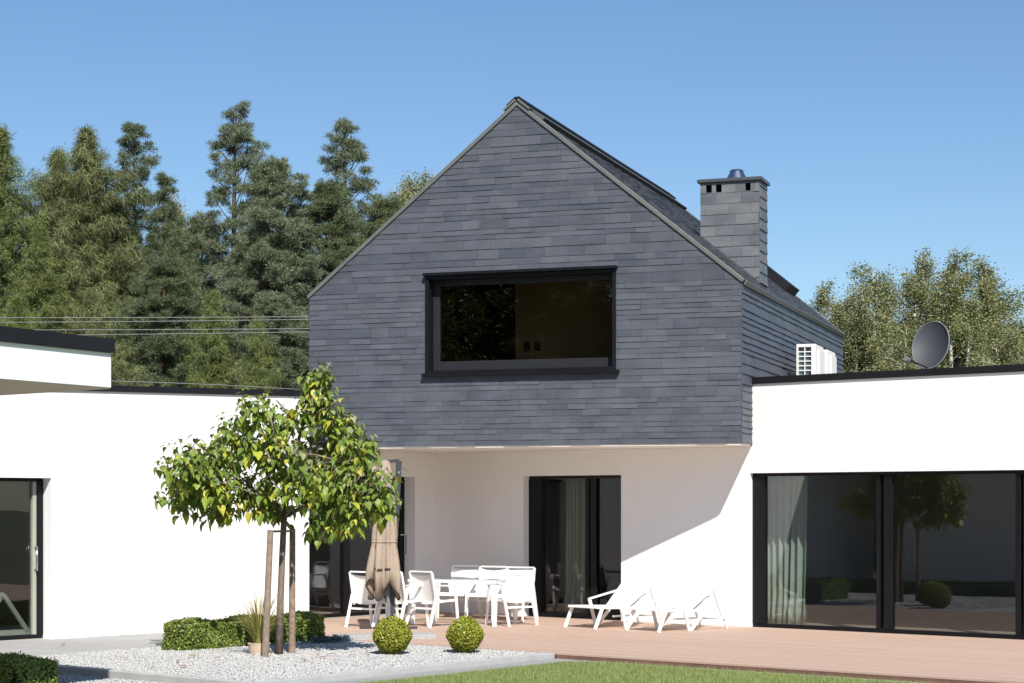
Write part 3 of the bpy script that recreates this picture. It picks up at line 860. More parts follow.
tb = thing('garden_table', 'white dining table with pale glass top between the armchairs', 'table', tuple(TC), TA)
TW, TD = 0.82, 0.5
m = MB(); m.box((-TW, -TD, 0.735), (TW, TD, 0.747)); m.build('tabletop', M['table_glass'], tb, local=True, bevel=0.003)
m = MB()
m.box((-TW + .03, -TD + .03, 0.685), (TW - .03, -TD + .075, 0.733)); m.box((-TW + .03, TD - .075, 0.685), (TW - .03, TD - .03, 0.733))
m.box((-TW + .03, -TD + .075, 0.685), (-TW + .075, TD - .075, 0.733)); m.box((TW - .075, -TD + .075, 0.685), (TW - .03, TD - .075, 0.733))
m.build('apron', M['white_metal'], tb, local=True)
for sx in (-1, 1):
    for sy in (-1, 1):
        x, y = sx * (TW - 0.09), sy * (TD - 0.09)
        m = MB(); m.hexa([(x - .026, y - .026, 0), (x + .026, y - .026, 0), (x + .026, y + .026, 0), (x - .026, y + .026, 0),
                          (x - .045, y - .045, .684), (x + .045, y - .045, .684), (x + .045, y + .045, .684), (x - .045, y + .045, .684)])
        m.build('leg', M['white_metal'], tb, local=True)

# loungers
def make_lounger():
    root = thing('sun_lounger', 'x', 'lounger')
    wm = M['white_metal']; hw = 0.33
    for s in (-1, 1):
        y = s * hw
        MB().bar((0.0, y, 0.335), (1.0, y, 0.30), 0.03, 0.036).build('seat_rail', wm, root, local=True)
        MB().bar((0.10, y * 1.06, 0.335), (-0.06, y * 1.06, 0), 0.028, 0.05, (1, 0, 0)).build('foot_leg', wm, root, local=True)
        MB().bar((0.46, y * 1.06, 0.43), (0.60, y * 1.06, 0), 0.028, 0.05, (1, 0, 0)).build('front_leg', wm, root, local=True)
        MB().bar((0.98, y * 1.06, 0.33), (0.62, y * 1.06, 0), 0.028, 0.05, (1, 0, 0)).build('rear_leg', wm, root, local=True)
        MB().bar((0.45, y * 1.06, 0.435), (1.10, y * 1.06, 0.56), 0.045, 0.022).build('armrest', wm, root, local=True)
        MB().bar((0.82, y, 0.30), (1.31, y, 0.80), 0.028, 0.036, (1, 0, 0)).build('back_rail', wm, root, local=True)
        MB().bar((1.18, y * .86, 0.66), (1.50, y * .86, 0.0), 0.022, 0.035, (1, 0, 0)).build('prop_leg', wm, root, local=True)
        MB().bar((0.9, y * .86, 0.14), (1.46, y * .86, 0.14), 0.022, 0.03).build('base_rail', wm, root, local=True)
    MB().bar((0.015, -hw + .015, 0.335), (0.015, hw - .015, 0.335), 0.03, 0.03).build('foot_rail', wm, root, local=True)
    MB().bar((1.31, -hw, 0.805), (1.31, hw, 0.805), 0.03, 0.03).build('head_rail', wm, root, local=True)
    MB().bar((1.455, -hw * .85, 0.139), (1.455, hw * .85, 0.139), 0.025, 0.03).build('prop_rail', wm, root, local=True)
    def sh(name, p0, p1, sag):
        mb = MB(); n = 9; rows = 6; p0, p1 = Vector(p0), Vector(p1)
        for layer in (0, 1):
            base = len(mb.v)
            for i in range(rows):
                for j in range(n):
                    g = j / (n - 1); p = p0.lerp(p1, i / (rows - 1)); y = (g - .5) * 2 * (hw - .016)
                    mb.v.append((p.x, y, p.z - sag * (1 - (2 * g - 1) ** 2) - 0.004 * layer))
            for i in range(rows - 1):
                for j in range(n - 1):
                    a = base + i * n + j
                    mb.f.append([a, a + 1, a + n + 1, a + n] if not layer else [a + n, a + n + 1, a + 1, a])
        mb.build(name, M['sling'], root, smooth=True, local=True, recalc=False)
    sh('seat', (0.03, 0, 0.34), (0.84, 0, 0.315), 0.02); sh('backrest', (0.85, 0, 0.33), (1.30, 0, 0.79), 0.02)
    return root
lg = make_lounger()
ang = R(40)
LG = 'loungers by the terrace door'
p = (gnd(566, 627) + gnd(592, 629.5)) / 2 + Vector((0.06, 0, 0))
lg.location = p; lg.rotation_euler = (0, 0, ang); tag(lg, 'white reclining lounger nearest the dark terrace door', None, LG)
p = (gnd(628, 630) + gnd(655, 633)) / 2 + Vector((0.06, 0, 0))
dup(lg, p, ang, 'white reclining lounger further from the door, against the sunlit white wall', LG)

# parasol
UP = Vector((-1.93, 29.7, 0))
um = thing('folded_parasol', 'closed beige parasol hanging from a dark mast on the deck', 'parasol', tuple(UP))
topx = at(399, 461, 29.7); foot = UP + Vector((0.03, 0.05, 0))
m = MB(); m.bar((foot.x, foot.y, 0.03), (topx.x, topx.y, topx.z), 0.085, 0.11, (0, 1, 0)); m.build('mast', M['mast'], um)
m = MB(); m.bar((UP.x, UP.y + 0.0, 0.03), (UP.x - .03, UP.y, 1.0), 0.075, 0.075); m.build('lower_pole', M['mast_grey'], um)
m = MB(); m.box((UP.x - .45, UP.y - .05, 0.001), (UP.x + .45, UP.y + .05, 0.035)); m.box((UP.x - .05, UP.y - .45, 0.001), (UP.x + .05, UP.y - .051, 0.035)); m.box((UP.x - .05, UP.y + .051, 0.001), (UP.x + .05, UP.y + .45, 0.035)); m.build('base', M['mast'], um)
hd = at(381.5, 462, 29.6)
m = MB(); m.bar((hd.x - 0.02, hd.y, 2.60), (topx.x, topx.y, 2.63), 0.05, 0.05); m.build('arm', M['mast'], um)
m = MB(); hx = at(404, 535, 29.6); m.tube([(hx.x - .05, hx.y, hx.z), (hx.x + .03, hx.y, hx.z), (hx.x + .03, hx.y, hx.z - .3)], 0.012, 8); m.build('crank', M['mast'], um)
def canopy():
    mb = MB(); seg = 64; c = at(384, 504, 29.6); zt_, zb = 2.62, 0.72
    prof = [(2.64, .02), (2.61, .06), (2.45, .095), (2.1, .135), (1.75, .16), (1.45, .178), (1.36, .17), (1.27, .182), (1.05, .213), (0.85, .23), (0.62, .217)]
    ph = [0.3, 1.1]
    base = 0
    for i, (z, r) in enumerate(prof):
        f = i / (len(prof) - 1)
        for s in range(seg):
            t = 2 * math.pi * s / seg
            ple = math.cos(8 * t + 0.6 * math.sin(3 * t) + 0.4 * f)
            fold = 1 - 2 * abs(((8 * t / (2 * math.pi) + .12 * math.sin(3 * t + 4 * f)) % 1) - .5)
            rr = r * (1 + (0.10 + 0.22 * f) * (fold * 2 - 1) + 0.06 * math.sin(3 * t + 2 * f) + .025 * math.sin(17 * t + 9 * f))
            zz = z
            if i >= len(prof) - 1: zz = z - 0.16 * max(0, math.cos(4 * t + 0.9)) + 0.17 * max(0, -math.cos(4 * t + 0.9)) ** 1.5
            if i == len(prof) - 2: zz = z + 0.09 * max(0, -math.cos(4 * t + 0.9)) ** 1.5
            mb.v.append((c.x + (0.02 - 0.03 * f) + rr * math.cos(t), c.y + rr * math.sin(t), zz))
    for i in range(len(prof) - 1):
        for s in range(seg):
            s2 = (s + 1) % seg
            mb.f.append([i * seg + s, i * seg + s2, (i + 1) * seg + s2, (i + 1) * seg + s])
    o = mb.build('canopy', M['canvas'], um, smooth=True)
    so = o.modifiers.new('cloth', 'SOLIDIFY'); so.thickness = 0.006
    n0 = (len(prof) - 1) * seg
    hem = MB(); hem.tube([mb.v[n0 + s % seg] for s in range(seg + 1)], 0.014, 6, cap=False); hem.build('hem', M['canvas_dark'], o, smooth=True)
    tie = MB(); n1 = 6 * seg
    pts = []
    for s in range(seg + 1):
        v = Vector(mb.v[n1 + s % seg]); d = Vector((v.x - c.x, v.y - c.y, 0)).normalized(); rr_ = math.hypot(v.x - c.x, v.y - c.y); pts.append((c.x + d.x * (rr_ + .004), c.y + d.y * (rr_ + .004), v.z))
    tie.tube(pts, 0.012, 6, cap=False); tie.build('tie_strap', M['canvas'], o, smooth=True)
    def surf(t, z, out):
        f = 8.6 / 10; r = 0.224
        fold = 1 - 2 * abs(((8 * t / (2 * math.pi) + .12 * math.sin(3 * t + 4 * f)) % 1) - .5)
        rr = r * (1 + (0.10 + 0.22 * f) * (fold * 2 - 1) + 0.06 * math.sin(3 * t + 2 * f) + .025 * math.sin(17 * t + 9 * f)) + out
        return (c.x + (0.02 - 0.03 * f) + rr * math.cos(t), c.y + rr * math.sin(t), z)
    for (t0, t1, z) in ((-2.25, -1.98, .945), (-1.85, -1.6, .93), (-1.42, -1.0, .94)):
        fl = MB()
        for q in range(5):
            ta, tb2 = t0 + (t1 - t0) * q / 5, t0 + (t1 - t0) * (q + 1) / 5
            h = .017
            fl.hexa([surf(ta, z - h, -.01), surf(tb2, z - h, -.01), surf(tb2, z - h, .016), surf(ta, z - h, .016),
                     surf(ta, z + h, -.01), surf(tb2, z + h, -.01), surf(tb2, z + h, .01), surf(ta, z + h, .01)])
        fl.build('vent_flap', M['canvas_dark'], o)
canopy()

# curtains behind the right window
def curtain(u0, u1, n, seed, label, fr=wall_fr):
    mb = MB(); k = 90; rows = 12
    rr = random.Random(seed); ph = [rr.uniform(0, 6) for _ in range(4)]
    for i in range(rows):
        f = i / (rows - 1); z = 2.5 - f * 2.485
        for j in range(k):
            g = j / (k - 1)
            w = 0.05 * math.sin(40 * g + ph[0] + 0.5 * f) + 0.025 * math.sin(71 * g + ph[1] - f) + 0.02 * math.sin(17 * g + ph[2] + 1.5 * f)
            if f > .9: w *= 1.5
            mb.v.append(fr(u0 + (u1 - u0) * g * (1 - 0.12 * f) + 0.03 * f, z, n + w))
    for i in range(rows - 1):
        for j in range(k - 1):
            a = i * k + j; mb.f.append([a, a + 1, a + k + 1, a + k])
    o = mb.build('curtain', M['curtain'], smooth=True)
    so = o.modifiers.new('cloth', 'SOLIDIFY'); so.thickness = 0.004
    tag(o, label, 'curtain')
curtain(-0.2, 0.62, -0.72, 2, 'sage green curtain gathered inside the big right hand window')
curtain(-4.3, -3.75, -0.75, 5, 'dim curtain hanging behind the terrace door glass')

# pale wooden trestle behind the left glass door
tp = Vector(left_fr(5.22, 0, -0.75))
tr = thing('trestle', 'pale green wooden trestle inside the left glass door', 'trestle', tuple(tp))
def tl(a, z, d): 
    q = tp - D2 * a - ND * d; return (q.x, q.y, z)
m = MB(); m.bar(tl(-0.38, 0.08, 0), tl(0.02, 0.62, 0), 0.05, 0.06); m.build('leg', M['olive_frame'], tr)
m = MB(); m.bar(tl(0.42, 0.08, 0.062), tl(-0.02, 0.64, 0.062), 0.05, 0.06); m.build('leg', M['olive_frame'], tr)
m = MB(); m.bar(tl(-0.85, 0.05, 0.03), tl(0.8, 0.05, 0.03), 0.08, 0.1); m.build('foot', M['olive_frame'], tr)

# ================================================================== ROOF EQUIPMENT
def ac_unit(d0, label):
    b0 = G0 + GU * (GW + 0.23) - GN * d0
    t = thing('air_conditioner', label, 'air conditioner', (b0.x, b0.y, 3.82), 0, 'outdoor cooling units on the flat roof')
    def fr(u, z, n=0.0):
        p = b0 + GU * u + GN * n; return (p.x, p.y, z)
    w, dp, zb, zt2 = 0.33, 0.82, 3.95, 4.69
    m = MB()
    # narrow end facing the garden is an open grille: casing edges around it
    m.fbox(fr, 0, 0.03, zb, zt2, -dp, 0); m.fbox(fr, w - 0.075, w, zb, zt2, -dp, 0)
    m.fbox(fr, 0.03, w - 0.075, zb, zb + 0.05, -dp, 0); m.fbox(fr, 0.03, w - 0.075, zt2 - 0.05, zt2, -dp, 0)
    m.fbox(fr, 0.03, w - 0.075, zb + .05, zt2 - .05, -dp, -0.12)
    m.build('casing', M['ac'], t, bevel=0.006)
    m = MB(); m.fbox(fr, 0.03, w - 0.075, zb + 0.05, zt2 - 0.05, -0.118, -0.1); m.build('fins', M['grille'], t)
    g = MB()
    for k in range(1, 8):
        z = zb + 0.05 + k * (zt2 - zb - 0.1) / 8; g.fbox(fr, 0.03, w - 0.075, z - 0.008, z + 0.008, -0.03, -0.01)
    g.fbox(fr, 0.138, 0.152, zb + 0.05, zt2 - 0.05, -0.028, -0.006)
    g.build('grille', M['ac'], t)
    g = MB(); g.fbox(fr, w + 0.001, w + 0.035, zb + 0.04, zt2 - 0.08, -dp + 0.06, -0.2); g.build('side_panel', M['ac'], t, bevel=0.008)
    g = MB()
    for n in (-0.15, -dp + 0.15): g.fbox(fr, -0.02, w + 0.02, 3.82, zb - 0.002, n - 0.04, n + 0.04)
    g.build('foot', M['fascia'], t)
    return t
ac_unit(3.45, 'offwhite cooling unit with open grille, nearer of two on the roof')
ac_unit(4.75, 'offwhite cooling unit behind the first one beside the slate side')
hp = [G0 + GU * (GW + x) - GN * d for x, d in ((0.62, 3.1), (0.55, 2.5), (0.40, 1.9), (0.28, 1.3), (0.05, 1.0))]
hz = [4.1, 4.02, 3.9, 3.98, 3.9]
m = MB(); 
pa = [G0 + GU * (GW + 0.25) - GN * 3.4, G0 + GU * (GW + 0.22) - GN * 3.05, G0 + GU * (GW + 0.2) - GN * 2.8, G0 + GU * (GW + .2) - GN * 1.6]
m.tube([(p.x, p.y, z) for p, z in zip(pa, (4.12, 4.1, 3.95, 3.9))], 0.035, 8)
tag(m.build('hose', M['fascia'], smooth=True), 'black insulated hose running to the cooling unit on the roof', 'hose')

dc = at(930.5, 345, 30.8)
dish = thing('satellite_dish', 'graphite grey satellite dish above the right hand roof edge', 'satellite dish', (dc.x, dc.y, 3.82))
nv = Vector((-0.60, -0.76, 0.28)).normalized(); sx = nv.cross(Vector((0, 0, 1))).normalized(); sy = sx.cross(nv)
m = MB(); rings = 10; seg = 48
for layer in (0, 1):
    base = len(m.v)
    for i in range(rings + 1):
        r = i / rings
        for s in range(seg):
            t = 2 * math.pi * s / seg
            p = dc + sx * (0.315 * r * math.cos(t)) + sy * (0.40 * r * math.sin(t)) + nv * (0.11 * r * r - 0.11 - layer * 0.012)
            m.v.append(tuple(p))
    for i in range(rings):
        for s in range(seg):
            s2 = (s + 1) % seg; a = base + i * seg
            m.f.append([a + s, a + s2, a + seg + s2, a + seg + s] if layer == 0 else [a + s, a + seg + s, a + seg + s2, a + s2])
m.build('reflector', M['dish'], dish, smooth=True, recalc=False)
m = MB(); m.tube([dc + sx * (0.32 * math.cos(t)) + sy * (0.405 * math.sin(t)) - nv * 0.004 for t in [2 * math.pi * k / 48 for k in range(49)]], 0.013, 6, cap=False)
m.build('rim', plain('pale_rim', (0.12, 0.13, 0.145), 0.5), dish, smooth=True)
lnb = dc + nv * 0.46 - sy * 0.40 + sx * 0.14
m = MB(); m.tube([dc - sy * 0.39 - nv * 0.02, lnb], 0.014, 8); m.build('feed_arm', M['fascia'], dish)
m = MB(); m.tube([lnb - nv * 0.05, lnb + nv * 0.04], 0.04, 12); m.tube([lnb - nv * 0.1, lnb - nv * 0.05], 0.025, 10); m.build('receiver', M['mast_grey'], dish)
m = MB(); bk = dc - nv * 0.16; m.tube([(bk.x, bk.y, 3.82), (bk.x, bk.y, dc.z)], 0.028, 10); m.tube([bk, dc - nv * .11], 0.05, 10); m.build('mast', M['fascia'], dish)

# ================================================================== BED PLANTING
def leafset(P, Nn, size, r, spread=0.7, aspect=0.55):
    """little rhombic leaves at P, facing roughly Nn"""
    n = len(P)
    d = nrm(Nn + r.normal(0, spread, (n, 3)))
    a = nrm(np.cross(d, r.normal(0, 1, (n, 3)))); b_ = np.cross(d, a)
    s = size * r.uniform(0.7, 1.3, (n, 1))
    V = np.stack([P - a * s * .5, P + b_ * s * aspect * .5 + d * s * .1, P + a * s * .5, P - b_ * s * aspect * .5 + d * s * .1], 1)
    return V.reshape(-1, 3), np.arange(4 * n).reshape(-1, 4)

def box_ball(px, py, rad, label, seed):
    r = np.random.default_rng(seed)
    p = gnd(px, py, -0.01)
    c = np.array((p.x, p.y, rad * 0.93))
    t = thing('box_ball', label, 'topiary', (p.x, p.y, -0.01), 0, 'clipped box balls on the gravel')
    n = 7500
    d = nrm(r.normal(0, 1, (n, 3)))
    lump = 1 + 0.05 * np.sin(d[:, 0] * 7 + seed) * np.cos(d[:, 2] * 6) + 0.02 * np.sin(d[:, 1] * 13)
    rr = rad * lump * (1 - np.abs(r.normal(0, 0.055, n)) + (r.random(n) < .035) * r.uniform(.02, .11, n))
    P = c + d * rr[:, None]
    P[:, 2] = np.maximum(P[:, 2], 0.005)
    V, F = leafset(P, d, 0.028, r, 0.8, 0.6)
    np_mesh('leaves', V, F, M['box'], t)
    m = MB()
    m.lathe([(0.001, -rad * .9), (rad * .5, -rad * .75), (rad * .8, -rad * .42), (rad * .91, 0), (rad * .8, rad * .42), (rad * .5, rad * .76), (0.001, rad * .9)], c, 24)
    m.build('core', M['hedge_core'], t, smooth=True)
    m = MB(); m.tube([(p.x, p.y, -0.03), (p.x, p.y, 0.1)], 0.04, 8); m.build('stem', M['bark_young'], t)
box_ball(392, 654, 0.247, 'round clipped box ball on white gravel, left of the pair', 1)
box_ball(465, 652.5, 0.237, 'round clipped box ball on white gravel, right of the pair', 2)

def hedge(a0, a1, b0, b1, h, label, seed, n, z0=-0.03):
    r = np.random.default_rng(seed)
    c0 = bed((a0 + a1) / 2, (b0 + b1) / 2)
    t = thing('clipped_hedge', label, 'hedge', (c0.x, c0.y, z0))
    wa, wb = a1 - a0, b1 - b0
    areas = np.array([wa * wb, wa * h, wa * h, wb * h, wb * h]); pr = areas / areas.sum()
    f = r.choice(5, n, p=pr)
    u, v = r.random(n), r.random(n)
    A = np.where(f == 0, u * wa, np.where(f < 3, u * wa, np.where(f == 3, 0, wa)))
    B = np.where(f == 0, v * wb, np.where(f == 1, 0, np.where(f == 2, wb, u * wb)))
    Z = np.where(f == 0, h, v * h)
    NN = np.zeros((n, 3)); NN[f == 0] = (0, 0, 1); NN[f == 1] = tuple(-E2); NN[f == 2] = tuple(E2); NN[f == 3] = tuple(-E1); NN[f == 4] = tuple(E1)
    P = np.stack([Q0.x + E1.x * (a0 + A) + E2.x * (b0 + B), Q0.y + E1.y * (a0 + A) + E2.y * (b0 + B), z0 + Z], -1)
    # soften edges and undulate
    wav = 0.022 * np.sin(P[:, 0] * 9 + P[:, 2] * 11) + 0.018 * np.sin(P[:, 1] * 13 - P[:, 2] * 8) 
    cen = np.array([c0.x, c0.y, z0 + h * .5])
    q = np.stack([(A / wa - .5) * 2, (B / wb - .5) * 2, np.where(Z / h > .5, (Z / h - .5) * 2, 0)], -1)
    corner = np.sort(np.abs(q), 1)[:, 1] ** 8
    P = P + NN * (wav + r.normal(0, 0.014, n))[:, None]
    P -= nrm(P - cen) * (corner * 0.05)[:, None]
    V, F = leafset(P, NN, 0.032, r, 0.8, 0.55)
    np_mesh('leaves', V, F, M['hedge'], t)
    # upright new shoots on the top
    m = MB(); e = 0.05
    m.prism([bed(a0 + e, b0 + e), bed(a1 - e, b0 + e), bed(a1 - e, b1 - e), bed(a0 + e, b1 - e)], z0, z0 + h - e); m.build('core', M['hedge_core'], t)
hedge(-4.42, -4.02, 2.45, 5.2, 0.38, 'low clipped box hedge along the white wall behind the staked tree', 5, 26000)
hedge(-7.5, -1.97, -1.68, -1.08, 0.31, 'low clipped hedge in the bottom left corner, half in shadow', 6, 40000, -0.11)

# potted grass
pp = gnd(259, 653)
pt = thing('potted_grass', 'straw coloured ornamental grass in a sand coloured pot behind the stakes', 'plant', (pp.x, pp.y, -0.01))
m = MB(); m.lathe([(0.0, 0.0), (0.125, 0.0), (0.135, 0.06), (0.145, 0.125), (0.15, 0.13), (0.15, 0.145), (0.132, 0.145), (0.125, 0.11), (0, 0.11)], (pp.x, pp.y, -0.01), 28); m.build('pot', M['pot'], pt, smooth=False)
def blades(c, n, hmin, hmax, seed, spread, w=0.006):
    r = np.random.default_rng(seed)
    V, F = [], []; i = 0
    for k in range(n):
        a = r.uniform(0, 6.28); L = r.uniform(hmin, hmax); lean = r.random() ** .8 * spread
        d = np.array((math.cos(a), math.sin(a))); s = np.array((-d[1], d[0], 0)) * w * r.uniform(.7, 1.3)
        p0 = np.array((c[0] + d[0] * r.uniform(0, .08), c[1] + d[1] * r.uniform(0, .08), c[2]))
        seg = 6
        for j in range(seg + 1):
            f = j / seg
            q = p0 + np.array((d[0], d[1], 0)) * (L * lean * f ** 1.6) + np.array((0, 0, L * (f - .38 * lean * f ** 2.4)))
            ww = s * (1 - f ** 2) + 1e-4
            V += [q - ww, q + ww]
            if j: F.append((i, i + 1, i + 3, i + 2)); i += 2
        i += 2
    return np.array(V), np.array(F)
V, F = blades((pp.x, pp.y, 0.10), 300, 0.3, 0.95, 4, 1.0, 0.0055); np_mesh('blades', V, F, M['reed'], pt)

# low blue-green ground cover beside the hedge
jp = gnd(326, 641.5)
r = np.random.default_rng(8); n = 500
P = np.stack([jp.x + r.normal(0, .12, n), jp.y + r.normal(0, .12, n), r.uniform(0.0, .06, n)], -1)
V, F = leafset(P, np.tile((0, 0, 1.0), (n, 1)), 0.06, r, 0.8, 0.3)
tag(np_mesh('creeping_plant', V, F, M['juniper']), 'small blue green creeping plant at the end of the hedge', 'plant')

# granite step between gravel and deck
s0, s1 = gnd(339, 640, 0), gnd(437, 640, 0)
def slab(px0, px1, py, label, zt_=0.07):
    a, c = gnd(px0, py), gnd(px1, py - 1)
    d = (c - a).normalized(); nn = Vector((-d.y, d.x, 0))
    m = MB(); m.prism([a, c, c + nn * 0.42, a + nn * 0.42], -0.03, zt_)
    tag(m.build('stone_slab', M['granite'], bevel=0.008), label, 'stone slab', 'granite slabs at the deck edge')
slab(339, 382, 640.5, 'granite slab left of and behind the left box ball')
slab(384, 437, 639.5, 'granite slab reaching right of the left box ball', 0.06)

# fallen leaves
for i, (px, py) in enumerate(((192, 657), (216, 659), (182, 667), (318, 656), (330, 655), (304, 661), (322, 658), (367, 654), (124, 659), (376, 653), (63, 645.5), (178, 662))):
    p = gnd(px, py); r = random.Random(i)
    m = MB(); s = r.uniform(0.045, 0.075); a = r.uniform(0, 3)
    ca, sa = math.cos(a), math.sin(a)
    pts = []
    for (x, y, z) in ((-1, 0, .1), (-.3, -.45, .35), (.5, -.4, .25), (1.1, 0, .45), (.5, .4, .3), (-.3, .45, .2)):
        pts.append((p.x + (x * ca - y * sa) * s, p.y + (x * sa + y * ca) * s, 0.012 + z * s * .5))
    m.v += pts; m.v.append((p.x, p.y, 0.012)); 
    for k in range(6): m.f.append([k, (k + 1) % 6, 6])
    tag(m.build('fallen_leaf', M['dry_leaf']), 'dry brown leaf lying on the white gravel bed', 'leaf', 'fallen leaves on the gravel')

# ------------------------------------------------------------------ young staked tree
tb_ = gnd(279, 653.5); TY = tb_.y
yt = thing('young_tree', 'young staked tree with drooping heart shaped green and yellow leaves', 'tree', (tb_.x, tb_.y, -0.02))
tk = MB()
tpts = [at(279, 655, TY), at(280.5, 600, TY), at(282.5, 550, TY), at(284, 518, TY), at(286, 490, TY), at(294, 455, TY), at(303, 425, TY + .05), at(312, 398, TY + .05), at(318, 378, TY)]
tk.tube(tpts, [0.056, 0.045, 0.042, 0.039, 0.034, 0.028, 0.022, 0.013, 0.004], 10)
# branches: (attach index, [(px,py,depth)])
branches = [
    (3, [(270, 500, -.1), (240, 488, -.3), (205, 478, -.45), (180, 470, -.5)]),
    (3, [(275, 508, .1), (250, 505, .35), (220, 502, .5), (190, 498, .55)]),
    (4, [(272, 468, .2), (250, 445, .3), (232, 425, .35)]),
    (4, [(276, 460, -.3), (262, 430, -.45), (254, 410, -.5)]),
    (3, [(308, 505, -.25), (335, 498, -.5), (362, 492, -.6), (384, 486, -.6)]),
    (3, [(306, 503, .3), (330, 500, .6), (352, 490, .75)]),
    (5, [(318, 445, .2), (345, 440, .35), (366, 438, .4)]),
    (5, [(316, 455, -.3), (342, 462, -.5), (370, 468, -.55)]),
    (6, [(318, 412, -.2), (336, 402, -.3), (344, 392, -.3)]),
    (4, [(286, 470, -.6), (283, 450, -.8), (280, 435, -.85)]),
    (4, [(296, 475, .6), (305, 455, .85), (310, 440, .9)]),
    (3, [(292, 508, -.5), (300, 505, -.8), (312, 505, -.9)]),
    (6, [(290, 415, .25), (278, 402, .35), (272, 396, .4)]),
]
for (ti, pts) in branches:
    pl = [tpts[ti]] + [at(px, py, TY + d) for px, py, d in pts]
    pl[-1] = pl[-2].lerp(pl[-1], .35)
    tk.tube(pl, [0.022] + [max(.004, 0.015 - 0.004 * k) for k in range(len(pts))], 6)
# leaf shoots: centres in metres around the crown, one entry per lobe (px,py,depth,rx,ry,rdepth,count)
lobes = [(184, 464, -.45, 26, 22, .32, 14), (181, 494, .4, 27, 16, .35, 13), (222, 478, -.2, 26, 22, .4, 15), (222, 505, .3, 22, 12, .35, 9), (205, 482, -.1, 22, 22, .35, 11), (212, 452, -.1, 20, 18, .3, 9), (275, 505, .2, 22, 12, .4, 7), (335, 468, -.2, 24, 20, .4, 9),
         (232, 440, .3, 22, 24, .3, 12), (249, 408, -.45, 18, 18, .28, 9), (262, 450, -.4, 24, 26, .35, 14), (258, 492, .0, 24, 22, .5, 14),
         (288, 462, -.5, 24, 26, .4, 14), (285, 418, .2, 18, 24, .35, 9), (318, 385, .0, 15, 20, .25, 10), (318, 412, -.1, 24, 22, .35, 13),
         (340, 432, .2, 24, 20, .4, 13), (355, 452, -.4, 22, 22, .35, 12), (312, 488, -.6, 28, 20, .35, 15), (345, 488, -.5, 28, 20, .4, 16),
         (380, 486, -.5, 19, 20, .35, 12), (340, 506, .3, 30, 16, .5, 14), (315, 455, .6, 26, 26, .35, 13), (384, 506, -.4, 14, 14, .3, 6), (318, 520, -.5, 24, 10, .3, 8), (352, 520, -.5, 22, 10, .3, 8)]
rl = random.Random(21)
def heart(mb, base, dirv, nv, s):
    """one folded heart-shaped leaf hanging from base along dirv"""
    side = dirv.cross(nv).normalized(); nv = side.cross(dirv).normalized()
    wv, cv, sv = rl.uniform(.72, 1.12), rl.uniform(-.1, .75), rl.uniform(-.12, .12)
    i = len(mb.v)
    prof = [(-0.06, .27), (0.10, .42), (0.36, .43), (0.66, .26)]
    mb.v.append(tuple(base)); mb.v.append(tuple(base + dirv * s * .5 - nv * s * .03)); mb.v.append(tuple(base + dirv * s * 1.05 - nv * s * (.05 + .4 * cv) + side * s * sv))
    for sgn in (1, -1):
        for (l, w) in prof:
            mb.v.append(tuple(base + dirv * s * l + side * s * w * wv * (sgn + .5 * sv) + nv * s * (w * (.1 + .6 * cv) - .25 * cv * l * l)))
    mb.f += [[i, i + 3, i + 4], [i, i + 4, i + 5, i + 1], [i + 1, i + 5, i + 6], [i + 1, i + 6, i + 2],
             [i, i + 8, i + 7], [i, i + 1, i + 9, i + 8], [i + 1, i + 10, i + 9], [i + 1, i + 2, i + 10]]
lv, tipv, stalks = MB(), MB(), []
for (px, py, d, rx, ry, rd, n) in lobes:
    for k in range(int(n * 1.5)):
        while True:
            a, b2, c2 = rl.uniform(-1, 1), rl.uniform(-1, 1), rl.uniform(-1, 1)
            if a * a + b2 * b2 + c2 * c2 < 1: break
        p = at(px + a * rx * .92, py + b2 * ry * .88, TY + d + c2 * rd)
        out = Vector((p.x - tb_.x, (p.y - TY), 0)); out = out.normalized() if out.length > .05 else Vector((1, 0, 0))
        up = (Vector((0, 0, 1)) + out * rl.uniform(.1, .7) + Vector((rl.uniform(-.3, .3), rl.uniform(-.3, .3), 0))).normalized()
        L = rl.uniform(0.12, 0.26)
        tk.tube([p - up * L * .9, p + up * L * .5], [0.006, 0.003], 4)
        nl = rl.randint(8, 13)
        th0 = rl.uniform(0, 6.28)
        for q in range(nl):
            f = q / (nl - 1)
            th = th0 + q * 1.57 + rl.uniform(-.5, .5)
            h = Vector((math.cos(th), math.sin(th), 0))
            pb = p + up * L * (f * 1.5 - .85)
            pet = (h + Vector((0, 0, rl.uniform(.0, .5)))).normalized() * rl.uniform(.04, .10) * (1.15 - .6 * f)
            droop = rl.uniform(.7, 2.2) * (1.1 - .75 * f)
            dv = (h + Vector((0, 0, -droop))).normalized()
            nn = (Vector((0, 0, 1)) + h * 1.2 + Vector((rl.uniform(-.5, .5), rl.uniform(-.5, .5), 0))).normalized()
            s = rl.choice((rl.uniform(.07, .105), rl.uniform(.105, .14), rl.uniform(.13, .17))) * (1.0 - .45 * f)
            heart(tipv if (f > .72 and rl.random() < .55) else lv, pb + pet, dv, nn, s)
        if rl.random() < .07:
            q = p + up * L * .7
            stalk = MB(); stalks.append(stalk)
            stalk.tube([q - up * .06, q, q + up * .09], [.008, .013, .004], 5)
yt_trunk = tk.build('trunk', M['bark_young'], yt, smooth=True)
cr = lv.build('crown', M['tree_leaf'], yt, recalc=False)
tipv.build('shoot_leaves', M['tip_leaf'], yt, recalc=False)
for stalk in stalks: stalk.build('seed_stalk', M['flower_stalk'], yt)

